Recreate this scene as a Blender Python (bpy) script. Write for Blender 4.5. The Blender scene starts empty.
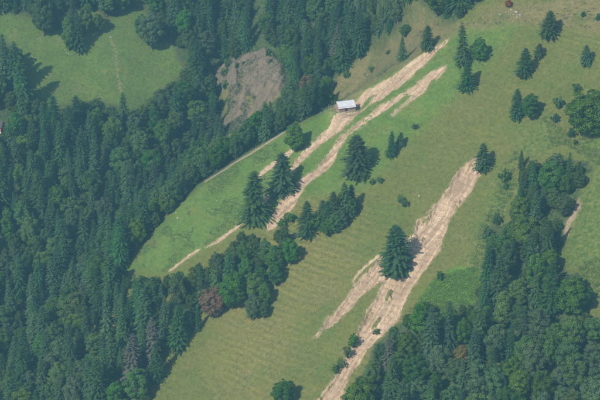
import bpy, math
import numpy as np
from mathutils import Matrix, Vector

# ------------------------------------------------------------------ camera, world, sun, exposure
S = bpy.context.scene
COL = S.collection
PITCH = math.radians(22.0)
CAM_Z = 700.0
LENS = 120.0
cam_d = bpy.data.cameras.new('camera'); cam = bpy.data.objects.new('camera', cam_d); COL.objects.link(cam)
cam_d.lens = LENS; cam_d.sensor_width = 36.0; cam_d.clip_start = 1.0; cam_d.clip_end = 6000.0
cam.location = (0, 0, CAM_Z); cam.rotation_euler = (math.pi / 2 - PITCH, 0, 0)
S.camera = cam
SUN_EL = math.radians(38.0)
SUN_TRAVEL = math.radians(40.0)          # compass direction the light travels to, from +y towards +x
W = bpy.data.worlds.new('World'); S.world = W; W.use_nodes = True
wn = W.node_tree.nodes; wl = W.node_tree.links
sky = wn.new('ShaderNodeTexSky'); sky.sky_type = 'NISHITA'; sky.sun_disc = False
sky.sun_elevation = SUN_EL; sky.sun_rotation = SUN_TRAVEL + math.pi
sky.altitude = 1200; sky.air_density = 1.0; sky.dust_density = 1.5
wn['Background'].inputs['Strength'].default_value = 0.15
wl.new(sky.outputs['Color'], wn['Background'].inputs['Color'])
sd_ = bpy.data.lights.new('sun', 'SUN'); sun = bpy.data.objects.new('sun', sd_); COL.objects.link(sun)
sd_.energy = 4.8; sd_.angle = math.radians(0.6); sd_.color = (1.0, 0.93, 0.82)
tdir = Vector((math.sin(SUN_TRAVEL) * math.cos(SUN_EL), math.cos(SUN_TRAVEL) * math.cos(SUN_EL), -math.sin(SUN_EL)))
sun.rotation_euler = tdir.to_track_quat('-Z', 'Y').to_euler(); sun.location = (-300, 500, 900)
HAZE_DENSITY = 0.00012
S.view_settings.view_transform = 'Standard'; S.view_settings.look = 'None'
S.view_settings.gamma = 1.0; S.view_settings.exposure = 0.30; S.view_settings.use_curve_mapping = False
S.render.engine = 'CYCLES'
S.cycles.max_bounces = 5; S.cycles.diffuse_bounces = 3; S.cycles.volume_bounces = 1; S.cycles.transmission_bounces = 3
S.cycles.use_denoising = True

rng = np.random.default_rng(7)

# ------------------------------------------------------------------ noise and small geometry helpers
def _hash(ix, iy, seed):
    h = (ix.astype(np.int64) * 374761393 + iy.astype(np.int64) * 668265263 + seed * 1442695041) & 0xffffffff
    h = ((h ^ (h >> 13)) * 1274126177) & 0xffffffff
    return ((h ^ (h >> 16)) & 0xffff) / 65535.0
def vnoise(x, y, scale, seed=0):
    x = np.asarray(x, float) / scale; y = np.asarray(y, float) / scale
    ix = np.floor(x); iy = np.floor(y); fx = x - ix; fy = y - iy
    fx = fx * fx * (3 - 2 * fx); fy = fy * fy * (3 - 2 * fy)
    a = _hash(ix, iy, seed); b = _hash(ix + 1, iy, seed); c = _hash(ix, iy + 1, seed); d = _hash(ix + 1, iy + 1, seed)
    return (a * (1 - fx) + b * fx) * (1 - fy) + (c * (1 - fx) + d * fx) * fy - 0.5
def fbm(x, y, scale, oct=3, seed=0):
    s = 0; amp = 1.0
    for k in range(oct):
        s = s + amp * vnoise(x, y, scale, seed + k * 17); scale *= 0.53; amp *= 0.5
        x, y = 0.809 * x - 0.588 * y + 13.7, 0.588 * x + 0.809 * y - 7.1
    return s
def sstep(a, b, x):
    t = np.clip((x - a) / (b - a), 0, 1); return t * t * (3 - 2 * t)
def smax(a, b, k): return 0.5 * (a + b + np.sqrt((a - b) ** 2 + k * k))
def sd_poly(x, y, poly):
    """signed plan distance to a closed polygon, negative inside"""
    x = np.asarray(x, float); y = np.asarray(y, float)
    best = np.full(x.shape, 1e9); ins = np.zeros(x.shape, bool); n = len(poly)
    for i in range(n):
        ax, ay = poly[i][:2]; bx, by = poly[(i + 1) % n][:2]
        ex, ey = bx - ax, by - ay; L = ex * ex + ey * ey + 1e-9
        t = np.clip(((x - ax) * ex + (y - ay) * ey) / L, 0, 1)
        best = np.minimum(best, (x - ax - t * ex) ** 2 + (y - ay - t * ey) ** 2)
        c = ((ay > y) != (by > y)); xi = ax + (y - ay) / (by - ay + 1e-12) * ex
        ins ^= c & (x < xi)
    d = np.sqrt(best); return np.where(ins, -d, d)
def sd_near(x, y, poly, margin):
    """sd_poly evaluated only round the polygon, +margin elsewhere"""
    P = np.array([p[:2] for p in poly]); lo = P.min(0) - margin; hi = P.max(0) + margin
    out = np.full(x.shape, float(margin))
    m = (x > lo[0]) & (x < hi[0]) & (y > lo[1]) & (y < hi[1])
    if m.any(): out[m] = sd_poly(x[m], y[m], poly)
    return out

# ------------------------------------------------------------------ the lie of the land (metres; x right, y away from the valley, z up)
A_N, B_N, C_N = 0.42, 0.50, -841.0
TX = 36.0 / LENS
def ray(u, v):
    dx = (np.asarray(u, float) - 300) / 600 * TX; dy = (200 - np.asarray(v, float)) / 600 * TX
    cy, sy = math.cos(PITCH), math.sin(PITCH)
    return dx, cy + dy * sy, -sy + dy * cy
def project(x, y, z):
    cy, sy = math.cos(PITCH), math.sin(PITCH); h = np.asarray(z, float) - CAM_Z
    f = y * cy - h * sy; up = y * sy + h * cy
    return 300 + x / f / TX * 600, 200 - up / f / TX * 600
def plane_pick(u, v):
    dx, dy, dz = ray(u, v); t = C_N / (dz - A_N * dx - B_N * dy)
    return (float(dx * t), float(dy * t))
CREST_PX = [(470, 20), (455, 32), (430, 48), (400, 66), (360, 90), (330, 108), (290, 129), (245, 154), (202, 183), (178, 207), (150, 236), (122, 275)]
CREST = [plane_pick(*p) for p in CREST_PX]
e0 = np.array(CREST[0]) - np.array(CREST[2]); e0 /= np.linalg.norm(e0)
CREST = [tuple(np.array(CREST[0]) + e0 * 60)] + CREST
e1 = np.array(CREST[-1]) - np.array(CREST[-3]); e1 /= np.linalg.norm(e1)
CREST = CREST + [tuple(np.array(CREST[-1]) + e1 * 60), tuple(np.array(CREST[-1]) + e1 * 500)]
CLEN = np.concatenate([[0], np.cumsum([math.dist(CREST[i], CREST[i + 1]) for i in range(len(CREST) - 1)])])
def crest_dist(x, y):
    best = np.full(x.shape, 1e18); sg = np.zeros(x.shape); ss = np.zeros(x.shape)
    for i in range(len(CREST) - 1):
        ax, ay = CREST[i]; bx, by = CREST[i + 1]; ex, ey = bx - ax, by - ay; L = math.hypot(ex, ey)
        t = np.clip(((x - ax) * ex + (y - ay) * ey) / L ** 2, 0, 1)
        d2 = (x - ax - t * ex) ** 2 + (y - ay - t * ey) ** 2
        cr = ex * (y - ay) - ey * (x - ax)
        m = d2 < best
        best = np.where(m, d2, best); sg = np.where(m, -np.sign(cr), sg); ss = np.where(m, CLEN[i] + t * L, ss)
    return np.sqrt(best) * sg, ss
def softclamp(x, lim):
    return np.where(np.abs(x) < lim, x, np.sign(x) * (lim + 120 * np.tanh((np.abs(x) - lim) / 120)))
def land(x, y):
    x = np.asarray(x, float); y = np.asarray(y, float)
    xc = softclamp(x, 230); yc = np.where(y > 1330, 1330 + 160 * np.tanh((y - 1330) / 160), y)
    hn = A_N * xc + B_N * yc + C_N
    d, s = crest_dist(x, y)
    dp = np.maximum(d + 5, 0)
    roll = 1.05 * (np.sqrt(dp ** 2 + 13 ** 2) - 13) * sstep(35, 110, s)
    hn = hn - roll
    hn = hn + 3.5 * fbm(x, y, 70, 2, 3) + 0.9 * fbm(x, y, 18, 2, 5)
    xr = -50 + 6 * np.sin(y / 37.0)
    q = xc - xr
    g = np.where(q > 0, 0.74, 0.16) * (np.sqrt(q * q + 64) - 8)
    hf = 0.5 * yc - 957.0 + g - 7 * np.exp(-(q / 9.0) ** 2) * sstep(1040, 1090, y)
    hf = hf + 9 * fbm(x, y, 85, 2, 11) + 2.0 * fbm(x, y, 22, 2, 15)
    h = smax(hn, hf, 7.0)
    z = h + CAM_Z
    return smax(z, 30.0, 20.0)
DX0, DX1, DY0, DY1 = -280, 280, 600, 1480
gx = np.arange(DX0, DX1 + 1.0); gy = np.arange(DY0, DY1 + 1.0)
DEM = land(*np.meshgrid(gx, gy))
def dem(x, y):
    fx = np.clip(np.asarray(x, float) - DX0, 0, len(gx) - 1.001); fy = np.clip(np.asarray(y, float) - DY0, 0, len(gy) - 1.001)
    i = fx.astype(int); j = fy.astype(int); a = fx - i; b = fy - j
    return (DEM[j, i] * (1 - a) + DEM[j, i + 1] * a) * (1 - b) + (DEM[j + 1, i] * (1 - a) + DEM[j + 1, i + 1] * a) * b
def pick(u, v):
    """where the line of sight meets the land"""
    u = np.atleast_1d(np.asarray(u, float)); v = np.atleast_1d(np.asarray(v, float))
    dx, dy, dz = ray(u, v); hit = np.full(u.shape, np.nan); prev = None
    for yy in np.arange(610, 1470, 2.0):
        t = yy / dy; below = (CAM_Z + dz * t) < dem(dx * t, yy + 0 * t)
        n = below & np.isnan(hit); hit[n] = yy
    hit = np.where(np.isnan(hit), 1470, hit); lo = hit - 2; hi = hit.copy()
    for k in range(7):
        mid = (lo + hi) / 2; t = mid / dy; b = (CAM_Z + dz * t) < dem(dx * t, mid)
        hi = np.where(b, mid, hi); lo = np.where(b, lo, mid)
    t = hi / dy
    return np.stack([dx * t, hi, dem(dx * t, hi)], -1)
def poly_at(px):
    P = pick([p[0] for p in px], [p[1] for p in px]); return [tuple(p) for p in P]
UU, VV = np.meshgrid(np.arange(-8, 612, 3.0), np.arange(-8, 412, 3.0))
DEPTH = pick(UU.ravel(), VV.ravel())[:, 1].reshape(UU.shape)
def sight(u, v):
    i = np.clip(((np.asarray(v) + 8) / 3).round().astype(int), 0, UU.shape[0] - 1); j = np.clip(((np.asarray(u) + 8) / 3).round().astype(int), 0, UU.shape[1] - 1)
    return DEPTH[i, j]
def inside(u, v, poly): return sd_poly(u, v, poly) < 0

# ------------------------------------------------------------------ outlines of land cover, as read off the view and laid on the land
MEADOW = [(-40, 16), (8, 13), (24, 17), (36, 18), (60, 14), (84, 12), (98, 10), (105, 20), (117, 18), (128, 11), (140, 8), (148, 12), (152, 20), (160, 40), (176, 42),
          (178, 58), (185, 70), (174, 80), (160, 92), (148, 100), (134, 110), (115, 104), (100, 100), (75, 100), (62, 107), (52, 112), (40, 100), (30, 92), (24, 62), (14, 44), (3, 38), (-40, 42)]
RAVINE = [(213, 74), (218, 66), (240, 61), (266, 52), (280, 62), (289, 80), (287, 92), (270, 102), (258, 112), (246, 122), (238, 132), (226, 138), (222, 124), (222, 108), (216, 92)]
DRY = [(330, 92), (336, 77), (358, 60), (372, 48), (384, 38), (402, 25), (412, 15), (437, 22), (455, 22), (467, 24), (480, 16), (497, 8), (545, -1), (620, -12), (620, 32), (560, 26), (520, 23), (470, 27),
       (455, 33), (430, 49), (400, 67), (360, 91), (345, 100)]
LIGHT = [(520, 24), (517, 28), (494, 57), (470, 84), (437, 114), (400, 150), (365, 190), (300, 196), (262, 228), (240, 222), (205, 248), (165, 272), (122, 276),
         (150, 236), (178, 207), (202, 183), (245, 154), (290, 129), (330, 108), (360, 90), (400, 66), (430, 48), (455, 32), (470, 24)]
FAR = [(-40, -40), (545, -40), (545, 0), (497, 8), (480, 16), (467, 24), (455, 22), (437, 22), (402, 25), (384, 38), (372, 48), (358, 60), (336, 77), (332, 95), (320, 111), (300, 122), (285, 130),
       (245, 153), (202, 181), (178, 205), (150, 235), (122, 277), (165, 274), (200, 264), (228, 249), (240, 230), (262, 236), (285, 222), (297, 240), (299, 262), (285, 282), (277, 300), (276, 314),
       (262, 324), (246, 320), (238, 310), (228, 309), (214, 322), (198, 332), (180, 352), (168, 366), (160, 386), (153, 404), (150, 440), (-40, 440)]
WOOD_R = [(520, 166), (538, 160), (560, 153), (588, 160), (594, 169), (588, 181), (578, 195), (572, 209), (563, 226), (564, 240), (558, 266), (572, 272), (590, 285), (598, 300), (590, 316),
          (640, 300), (640, 440), (340, 440), (343, 400), (352, 384), (372, 352), (388, 332), (404, 318), (412, 304), (425, 298), (440, 304), (470, 302), (478, 288), (484, 258), (494, 224), (508, 226), (514, 200)]
SLOT = [(256, -6), (264, -6), (260, 20), (256, 36), (249, 42), (251, 30), (254, 16)]
GLADE = [(556, 322), (566, 318), (580, 322), (577, 333), (562, 334)]
SHRUBS = [(418, 300), (430, 283), (444, 272), (456, 268), (478, 269), (480, 292), (470, 304), (440, 306)]
WEEDS = [(545, 112), (575, 140), (640, 120), (640, 310), (598, 298), (580, 276), (562, 262), (566, 230), (580, 196), (594, 172), (585, 156), (560, 150), (535, 156), (518, 166), (512, 200), (494, 222),
         (484, 256), (478, 268), (470, 262), (488, 215), (505, 165), (525, 130)]
PATCH = {}
PATCH['upper'] = dict(depth=1.2, px=[(447, 40), (444, 47), (437, 52), (423, 65), (412, 75), (397, 88), (382, 98), (366, 107), (356, 116), (352, 121), (339, 130), (324, 142), (314, 150), (303, 161), (296, 170), (288, 178), (284, 176),
    (291, 166), (303, 150), (322, 134), (331, 126), (338, 119), (346, 113), (357, 109), (363, 104), (375, 95), (366, 95), (357, 103), (350, 104), (353, 97), (361, 92), (377, 85), (394, 75), (405, 66), (415, 60), (427, 52)])
PATCH['middle'] = dict(depth=1.2, px=[(448, 64), (445, 70), (438, 80), (431, 79), (425, 92), (410, 102), (394, 116), (392, 113), (400, 106), (412, 95), (404, 97), (388, 108), (374, 117), (361, 127), (346, 138), (336, 158), (327, 169), (314, 177), (304, 188),
    (300, 197), (290, 214), (277, 224), (268, 230), (267, 226), (274, 212), (282, 197), (294, 186), (300, 180), (315, 170), (327, 155), (337, 138), (349, 129), (360, 121), (378, 108), (396, 96), (413, 86), (428, 74)])
PATCH['great'] = dict(depth=2.2, px=[(476, 157), (479, 165), (478, 175), (469, 195), (459, 206), (447, 222), (444, 234), (438, 252), (422, 274), (412, 288), (403, 308), (400, 317), (388, 330), (366, 349), (360, 362), (348, 377), (340, 402), (334, 430), (296, 430), (314, 402), (330, 383),
    (344, 363), (356, 340), (357, 333), (364, 316), (374, 299), (384, 282), (380, 281), (370, 288), (359, 299), (347, 312), (331, 327), (316, 338), (313, 337), (325, 321), (340, 306), (355, 284), (372, 266), (380, 256), (394, 252), (405, 238), (414, 234), (418, 220), (425, 217), (437, 203), (450, 185), (458, 170)])
PATCH['loop'] = dict(depth=0.25, px=[(380, 257), (368, 266), (358, 276), (353, 283), (352, 281), (357, 273), (367, 263), (379, 254)])
PATCH['trail'] = dict(depth=0.4, px=[(296, 149), (288, 157), (276, 165), (262, 175), (256, 182), (253, 181), (260, 172), (274, 161), (286, 153), (294, 147)])
PATCH['bend'] = dict(depth=0.4, px=[(272, 190), (270, 197), (262, 211), (246, 221), (236, 230), (228, 235.2), (216, 243.4), (204, 249), (204, 248), (214, 242), (230, 231.4), (244, 219), (258, 210), (267, 194)])
PATCH['tail'] = dict(depth=0.4, px=[(201, 249), (196, 253), (187, 259.4), (178, 266), (169, 272.4), (168, 271), (180, 262), (191, 253.4), (198, 249)])
PATCH['rim'] = dict(depth=0.1, px=[(287, 131), (282, 134.4), (268, 143.6), (252, 153.4), (236, 162.8), (222, 171.8), (205, 182.6), (205, 181), (222, 170.2), (236, 161.2), (252, 151.6), (268, 141.8), (282, 132.6)])
PATCH['gully'] = dict(depth=0.6, px=[(579, 200), (580, 207), (576, 216), (571, 224), (567, 236), (564, 236), (568, 222), (573, 212), (577, 202)])
PATCH['bald'] = dict(depth=0.3, px=[(422, 311), (425, 316), (424, 327), (421, 327), (420, 316)])
for k, P in PATCH.items(): P['poly'] = poly_at(P['px'])
ROCK_PX = [(240, 62), (252, 57), (266, 52), (275, 58), (281, 66), (285, 80), (279, 92), (268, 103), (258, 111), (250, 103), (243, 92), (240, 80)]
LEDGE_PX = [(214, 76), (216, 68), (226, 66), (236, 63), (238, 76), (239, 90), (234, 100), (226, 92), (219, 88)]
ROCK = poly_at(ROCK_PX); LEDGE = poly_at(LEDGE_PX)
L_MEADOW, L_RAVINE, L_DRY, L_LIGHT, L_SHRUBS, L_WEEDS, L_WOOD = [poly_at(p) for p in (MEADOW, RAVINE, DRY, LIGHT, SHRUBS, WEEDS, WOOD_R)]
HUT = pick(345, 109)[0]

def scar_sd(x, y, P):
    sd = sd_near(x, y, P['poly'], 14)
    al = x * 0.62 + y * 0.78; ac = -x * 0.78 + y * 0.62
    wd = 0.35 + 0.65 * sstep(0.3, 1.0, P['depth'])
    sd = sd + wd * (1.5 * fbm(x, y, 4, 3, 61) + 1.3 * fbm(al * 0.4, ac, 4, 3, 63))
    isl = sstep(0.38, 0.46, fbm(al * 0.35, ac, 4.5, 3, 67)) * sstep(1.0, -3.0, sd) * wd
    return sd + isl * np.clip(-sd + 1.0, 0, 9)
def carved(x, y, sheet=None):
    """land height with the scars cut in; sheet = the scar whose own surface is wanted"""
    z = land(x, y)
    d, s = crest_dist(x, y)
    mow = sstep(4, 20, -d) * sstep(740, 760, y) * (1 - sstep(1100, 1140, y))
    z = z + 0.16 * mow * np.sin(z * 2 * math.pi / 1.9 + 5 * fbm(x, y, 30, 2, 41)) * (0.35 + 1.3 * np.clip(fbm(x, y, 45, 2, 43) + .35, 0, 1))
    z = z + 0.22 * fbm(x, y, 4, 2, 47)
    r = sd_near(x, y, ROCK, 25)
    z = z + 4.5 * sstep(1.2, -1.6, r + fbm(x, y, 7, 2, 51)) * (0.55 + 0.45 * sstep(-25, 0, -(x - ROCK[0][0])))
    r2 = sd_near(x, y, LEDGE, 25)
    z = z + 3.0 * sstep(1.0, -1.4, r2 + fbm(x, y, 6, 2, 53))
    hd = np.hypot((x - HUT[0]) * 0.8, y - HUT[1]); z = z + (HUT[2] - 0.4 - z) * sstep(12, 5.5, hd)
    for k, P in PATCH.items():
        sd = scar_sd(x, y, P)
        z = z - P['depth'] * sstep(0.4, -1.5, sd)
        if sheet is None: z = z - 0.45 * sstep(-0.7, -1.6, sd)
        elif sheet == k: pass
    return z

# ------------------------------------------------------------------ materials
def nt(name):
    m = bpy.data.materials.new(name); m.use_nodes = True
    return m, m.node_tree.nodes, m.node_tree.links, m.node_tree.nodes['Principled BSDF']
def node(n, t, **kw):
    x = n.new(t)
    for k, v in kw.items():
        if k in x.inputs and not hasattr(x, k): x.inputs[k].default_value = v
        else: setattr(x, k, v)
    return x
def ramp(n, l, src, stops):
    r = n.new('ShaderNodeValToRGB'); e = r.color_ramp.elements
    while len(e) < len(stops): e.new(0.5)
    for q, (p, c) in zip(e, stops): q.position = p; q.color = (*c, 1)
    l.new(src, r.inputs['Fac']); return r.outputs['Color']
def noise(n, l, vec, scale, detail=3, rough=0.55):
    x = n.new('ShaderNodeTexNoise'); x.inputs['Scale'].default_value = scale; x.inputs['Detail'].default_value = detail; x.inputs['Roughness'].default_value = rough
    if vec is not None: l.new(vec, x.inputs['Vector'])
    return x.outputs['Fac']
def mix(n, l, fac, a, b, mode='MIX'):
    x = n.new('ShaderNodeMix'); x.data_type = 'RGBA'; x.blend_type = mode
    for sock, val in ((x.inputs['Factor'], fac), (x.inputs['A'], a), (x.inputs['B'], b)):
        if isinstance(val, (int, float)): sock.default_value = val
        elif isinstance(val, tuple): sock.default_value = (*val, 1)
        else: l.new(val, sock)
    return x.outputs['Result']
def vmath(n, l, a, b, op='MULTIPLY'):
    x = n.new('ShaderNodeMath'); x.operation = op
    for s, v in ((x.inputs[0], a), (x.inputs[1], b)):
        if isinstance(v, (int, float)): s.default_value = v
        else: l.new(v, s)
    return x.outputs[0]
def bump(n, l, p, h, strength, dist):
    b = n.new('ShaderNodeBump'); b.inputs['Strength'].default_value = strength; b.inputs['Distance'].default_value = dist
    l.new(h, b.inputs['Height']); l.new(b.outputs['Normal'], p.inputs['Normal'])
def attr(n, name, out='Color'):
    a = n.new('ShaderNodeAttribute'); a.attribute_name = name; return a.outputs[out]

def mat_land():
    m, n, l, p = nt('meadow_ground')
    g = n.new('ShaderNodeNewGeometry').outputs['Position']
    sep = n.new('ShaderNodeSeparateColor'); l.new(attr(n, 'cover'), sep.inputs['Color'])
    light, dry, wood = sep.outputs
    weed = attr(n, 'weed', 'Fac')
    big = noise(n, l, g, 0.018, 4); mid = noise(n, l, g, 0.09, 4); fine = noise(n, l, g, 0.55, 3, 0.6); grit = noise(n, l, g, 2.2, 2, 0.6)
    base = ramp(n, l, big, [(0.36, (0.132, 0.124, 0.032)), (0.5, (0.120, 0.126, 0.028)), (0.64, (0.158, 0.134, 0.044))])
    base = mix(n, l, vmath(n, l, mid, 0.55), base, (0.082, 0.112, 0.025))
    lightc = ramp(n, l, mid, [(0.35, (0.082, 0.136, 0.025)), (0.55, (0.102, 0.158, 0.031)), (0.7, (0.128, 0.152, 0.038))])
    c = mix(n, l, light, base, lightc)
    # contour terracettes: drier grass on the treads
    sx = n.new('ShaderNodeSeparateXYZ'); l.new(g, sx.inputs[0])
    ph = vmath(n, l, vmath(n, l, sx.outputs['Z'], 3.307), vmath(n, l, noise(n, l, g, 0.03, 4), 12.0), 'ADD')
    st = vmath(n, l, vmath(n, l, vmath(n, l, ph, 0, 'SINE'), 0.5), 0.5, 'ADD')
    amt = vmath(n, l, vmath(n, l, vmath(n, l, st, mid), 1.05), attr(n, 'stripe', 'Fac'))
    c = mix(n, l, amt, c, (0.230, 0.190, 0.070))
    worn = noise(n, l, g, 0.16, 5, 0.7)
    c = mix(n, l, ramp(n, l, worn, [(0.56, (0, 0, 0)), (0.68, (0.55, 0.55, 0.55))]), c, (0.175, 0.150, 0.058))
    c = mix(n, l, ramp(n, l, noise(n, l, g, 0.045, 5, 0.65), [(0.52, (0, 0, 0)), (0.66, (0.5, 0.5, 0.5))]), c, (0.078, 0.118, 0.022))
    dryc = ramp(n, l, mid, [(0.35, (0.155, 0.125, 0.054)), (0.5, (0.178, 0.145, 0.066)), (0.66, (0.118, 0.120, 0.042))])
    c = mix(n, l, dry, c, dryc)
    c = mix(n, l, weed, c, ramp(n, l, fine, [(0.3, (0.060, 0.105, 0.022)), (0.52, (0.088, 0.132, 0.028)), (0.7, (0.150, 0.145, 0.042))]))
    c = mix(n, l, wood, c, ramp(n, l, fine, [(0.3, (0.040, 0.062, 0.022)), (0.7, (0.075, 0.095, 0.036))]))
    c = mix(n, l, attr(n, 'shrub', 'Fac'), c, (0.090, 0.165, 0.024))
    bare = attr(n, 'bare', 'Fac')
    c = mix(n, l, vmath(n, l, bare, ramp(n, l, noise(n, l, g, 0.45, 4, 0.7), [(0.42, (0, 0, 0)), (0.56, (1, 1, 1))])), c, (0.33, 0.25, 0.165))
    k = ramp(n, l, fine, [(0.25, (0.72, 0.76, 0.68)), (0.5, (1, 1, 1)), (0.75, (1.22, 1.16, 1.10))])
    c = mix(n, l, 1.0, c, k, 'MULTIPLY')
    c = mix(n, l, 1.0, c, (0.86, 0.90, 0.76), 'MULTIPLY')
    k2 = ramp(n, l, grit, [(0.3, (0.82, 0.84, 0.8)), (0.5, (1, 1, 1)), (0.72, (1.18, 1.15, 1.1))])
    c = mix(n, l, 1.0, c, k2, 'MULTIPLY')
    l.new(c, p.inputs['Base Color']); p.inputs['Roughness'].default_value = 0.9; p.inputs['Specular IOR Level'].default_value = 0.15
    bump(n, l, p, vmath(n, l, fine, vmath(n, l, grit, 0.5), 'ADD'), 0.7, 0.5)
    return m
def mat_earth(name, cols, dark):
    m, n, l, p = nt(name)
    f = attr(n, 'flow', 'Vector'); g = n.new('ShaderNodeNewGeometry').outputs['Position']
    streak = noise(n, l, f, 1.0, 5, 0.6); clod = noise(n, l, g, 0.8, 4, 0.65); grit = noise(n, l, g, 3.0, 2, 0.6); wide = noise(n, l, g, 0.07, 3)
    c = ramp(n, l, streak, [(0.36, cols[0]), (0.47, cols[1]), (0.60, cols[2])])
    c = mix(n, l, vmath(n, l, wide, 0.5), c, cols[3])
    mp = n.new('ShaderNodeVectorMath'); mp.operation = 'SCALE'; mp.inputs['Scale'].default_value = 2.7; l.new(f, mp.inputs[0])
    s2 = noise(n, l, mp.outputs[0], 1.0, 4, 0.6)
    c = mix(n, l, 1.0, c, ramp(n, l, s2, [(0.36, (0.80, 0.79, 0.78)), (0.5, (1, 1, 1)), (0.64, (1.12, 1.11, 1.10))]), 'MULTIPLY')
    k = ramp(n, l, clod, [(0.28, dark), (0.42, (0.95, 0.93, 0.92)), (0.7, (1.12, 1.1, 1.08))])
    c = mix(n, l, 1.0, c, k, 'MULTIPLY')
    l.new(c, p.inputs['Base Color']); p.inputs['Roughness'].default_value = 0.95; p.inputs['Specular IOR Level'].default_value = 0.1
    bump(n, l, p, vmath(n, l, clod, vmath(n, l, grit, 0.6), 'ADD'), 0.8, 0.5)
    return m
def mat_leaf(name, a, b, c3, hue=0.02, val=0.35, trans=0.25):
    m, n, l, p = nt(name)
    t = attr(n, 'tint', 'Fac')
    c = ramp(n, l, t, [(0.0, a), (0.5, b), (1.0, c3)])
    oi = n.new('ShaderNodeObjectInfo').outputs['Random']
    hs = n.new('ShaderNodeHueSaturation')
    l.new(vmath(n, l, vmath(n, l, oi, hue * 2), 0.5 - hue, 'ADD'), hs.inputs['Hue'])
    r2 = vmath(n, l, vmath(n, l, oi, 7.31), 1.0, 'MODULO')
    l.new(vmath(n, l, vmath(n, l, r2, val * 2), 1.0 - val, 'ADD'), hs.inputs['Value'])
    r3 = vmath(n, l, vmath(n, l, oi, 17.7), 1.0, 'MODULO')
    l.new(vmath(n, l, vmath(n, l, r3, 0.35), 0.95, 'ADD'), hs.inputs['Saturation'])
    l.new(c, hs.inputs['Color'])
    l.new(hs.outputs['Color'], p.inputs['Base Color']); p.inputs['Roughness'].default_value = 0.6; p.inputs['Specular IOR Level'].default_value = 0.25
    tr = n.new('ShaderNodeBsdfTranslucent'); l.new(hs.outputs['Color'], tr.inputs['Color'])
    ms = n.new('ShaderNodeMixShader'); ms.inputs[0].default_value = trans
    l.new(p.outputs[0], ms.inputs[1]); l.new(tr.outputs[0], ms.inputs[2]); l.new(ms.outputs[0], n['Material Output'].inputs['Surface'])
    return m
def mat_plain(name, c0, c1, scale=1.5, rough=0.8, metal=0.0, bmp=0.4, dist=0.1):
    m, n, l, p = nt(name)
    tc = n.new('ShaderNodeTexCoord').outputs['Object']
    f = noise(n, l, tc, scale, 4, 0.6)
    l.new(ramp(n, l, f, [(0.3, c0), (0.7, c1)]), p.inputs['Base Color']); p.inputs['Roughness'].default_value = rough; p.inputs['Metallic'].default_value = metal
    bump(n, l, p, f, bmp, dist)
    return m
M = {}
M['land'] = mat_land()
M['earth'] = mat_earth('bare_earth', [(0.215, 0.152, 0.100), (0.335, 0.245, 0.160), (0.46, 0.350, 0.232), (0.365, 0.270, 0.178)], (0.70, 0.67, 0.63))
M['track'] = mat_earth('track_earth', [(0.22, 0.16, 0.11), (0.29, 0.215, 0.15), (0.34, 0.26, 0.185), (0.24, 0.20, 0.12)], (0.7, 0.68, 0.62))
M['rock'] = mat_earth('cliff_rock', [(0.105, 0.088, 0.066), (0.145, 0.112, 0.084), (0.185, 0.140, 0.104), (0.115, 0.108, 0.055)], (0.62, 0.62, 0.58))
M['stone'] = mat_plain('pale_stone', (0.26, 0.22, 0.18), (0.38, 0.33, 0.28), 1.2)
M['greystone'] = mat_plain('grey_stone', (0.22, 0.19, 0.18), (0.34, 0.29, 0.27), 1.0)
M['spruce'] = mat_leaf('spruce_needles', (0.038, 0.082, 0.034), (0.054, 0.108, 0.040), (0.082, 0.138, 0.050), 0.024, 0.26, 0.30)
M['broad'] = mat_leaf('broad_leaves', (0.056, 0.118, 0.026), (0.078, 0.148, 0.031), (0.115, 0.180, 0.038), 0.026, 0.26, 0.40)
M['pale'] = mat_leaf('pale_broad_leaves', (0.062, 0.106, 0.044), (0.082, 0.132, 0.054), (0.112, 0.160, 0.068), 0.02, 0.2, 0.38)
M['fresh'] = mat_leaf('fresh_green_leaves', (0.045, 0.105, 0.026), (0.065, 0.135, 0.032), (0.090, 0.165, 0.040), 0.012, 0.15, 0.3)
M['rust'] = mat_leaf('rusty_leaves', (0.13, 0.085, 0.040), (0.19, 0.105, 0.055), (0.12, 0.12, 0.045), 0.01, 0.1, 0.25)
M['orange'] = mat_leaf('orange_leaves', (0.22, 0.085, 0.03), (0.28, 0.11, 0.04), (0.18, 0.10, 0.04), 0.005, 0.05, 0.25)
M['yellow'] = mat_leaf('yellowing_leaves', (0.13, 0.115, 0.035), (0.17, 0.14, 0.04), (0.12, 0.13, 0.04), 0.01, 0.12, 0.25)
M['drywood'] = mat_leaf('dry_needles', (0.075, 0.080, 0.058), (0.100, 0.095, 0.070), (0.080, 0.095, 0.055), 0.01, 0.1, 0.1)
M['bright'] = mat_leaf('bright_shrub_leaves', (0.085, 0.160, 0.026), (0.110, 0.190, 0.030), (0.150, 0.210, 0.040), 0.0, 0.0, 0.4)
M['weeds'] = mat_leaf('weed_leaves', (0.055, 0.105, 0.028), (0.085, 0.135, 0.036), (0.150, 0.150, 0.050), 0.0, 0.0, 0.3)
M['tuft'] = mat_leaf('grass_blades', (0.085, 0.120, 0.040), (0.115, 0.145, 0.050), (0.165, 0.155, 0.070), 0.0, 0.0, 0.3)
M['under'] = mat_leaf('undergrowth_leaves', (0.028, 0.055, 0.020), (0.042, 0.075, 0.026), (0.055, 0.088, 0.030), 0.0, 0.0, 0.2)
M['bark'] = mat_plain('bark', (0.055, 0.042, 0.034), (0.105, 0.085, 0.070), 2.0)
M['plank'] = mat_plain('weathered_planks', (0.20, 0.11, 0.075), (0.31, 0.19, 0.13), 3.0)
M['oldwood'] = mat_plain('grey_wood', (0.20, 0.165, 0.14), (0.33, 0.28, 0.24), 3.0)
M['tin'] = mat_plain('tin_sheet', (0.42, 0.42, 0.43), (0.55, 0.55, 0.56), 0.5, 0.5, 0.0, 0.15, 0.03)
M['white'] = mat_plain('limewash', (0.42, 0.40, 0.37), (0.55, 0.53, 0.50), 1.5)
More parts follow.
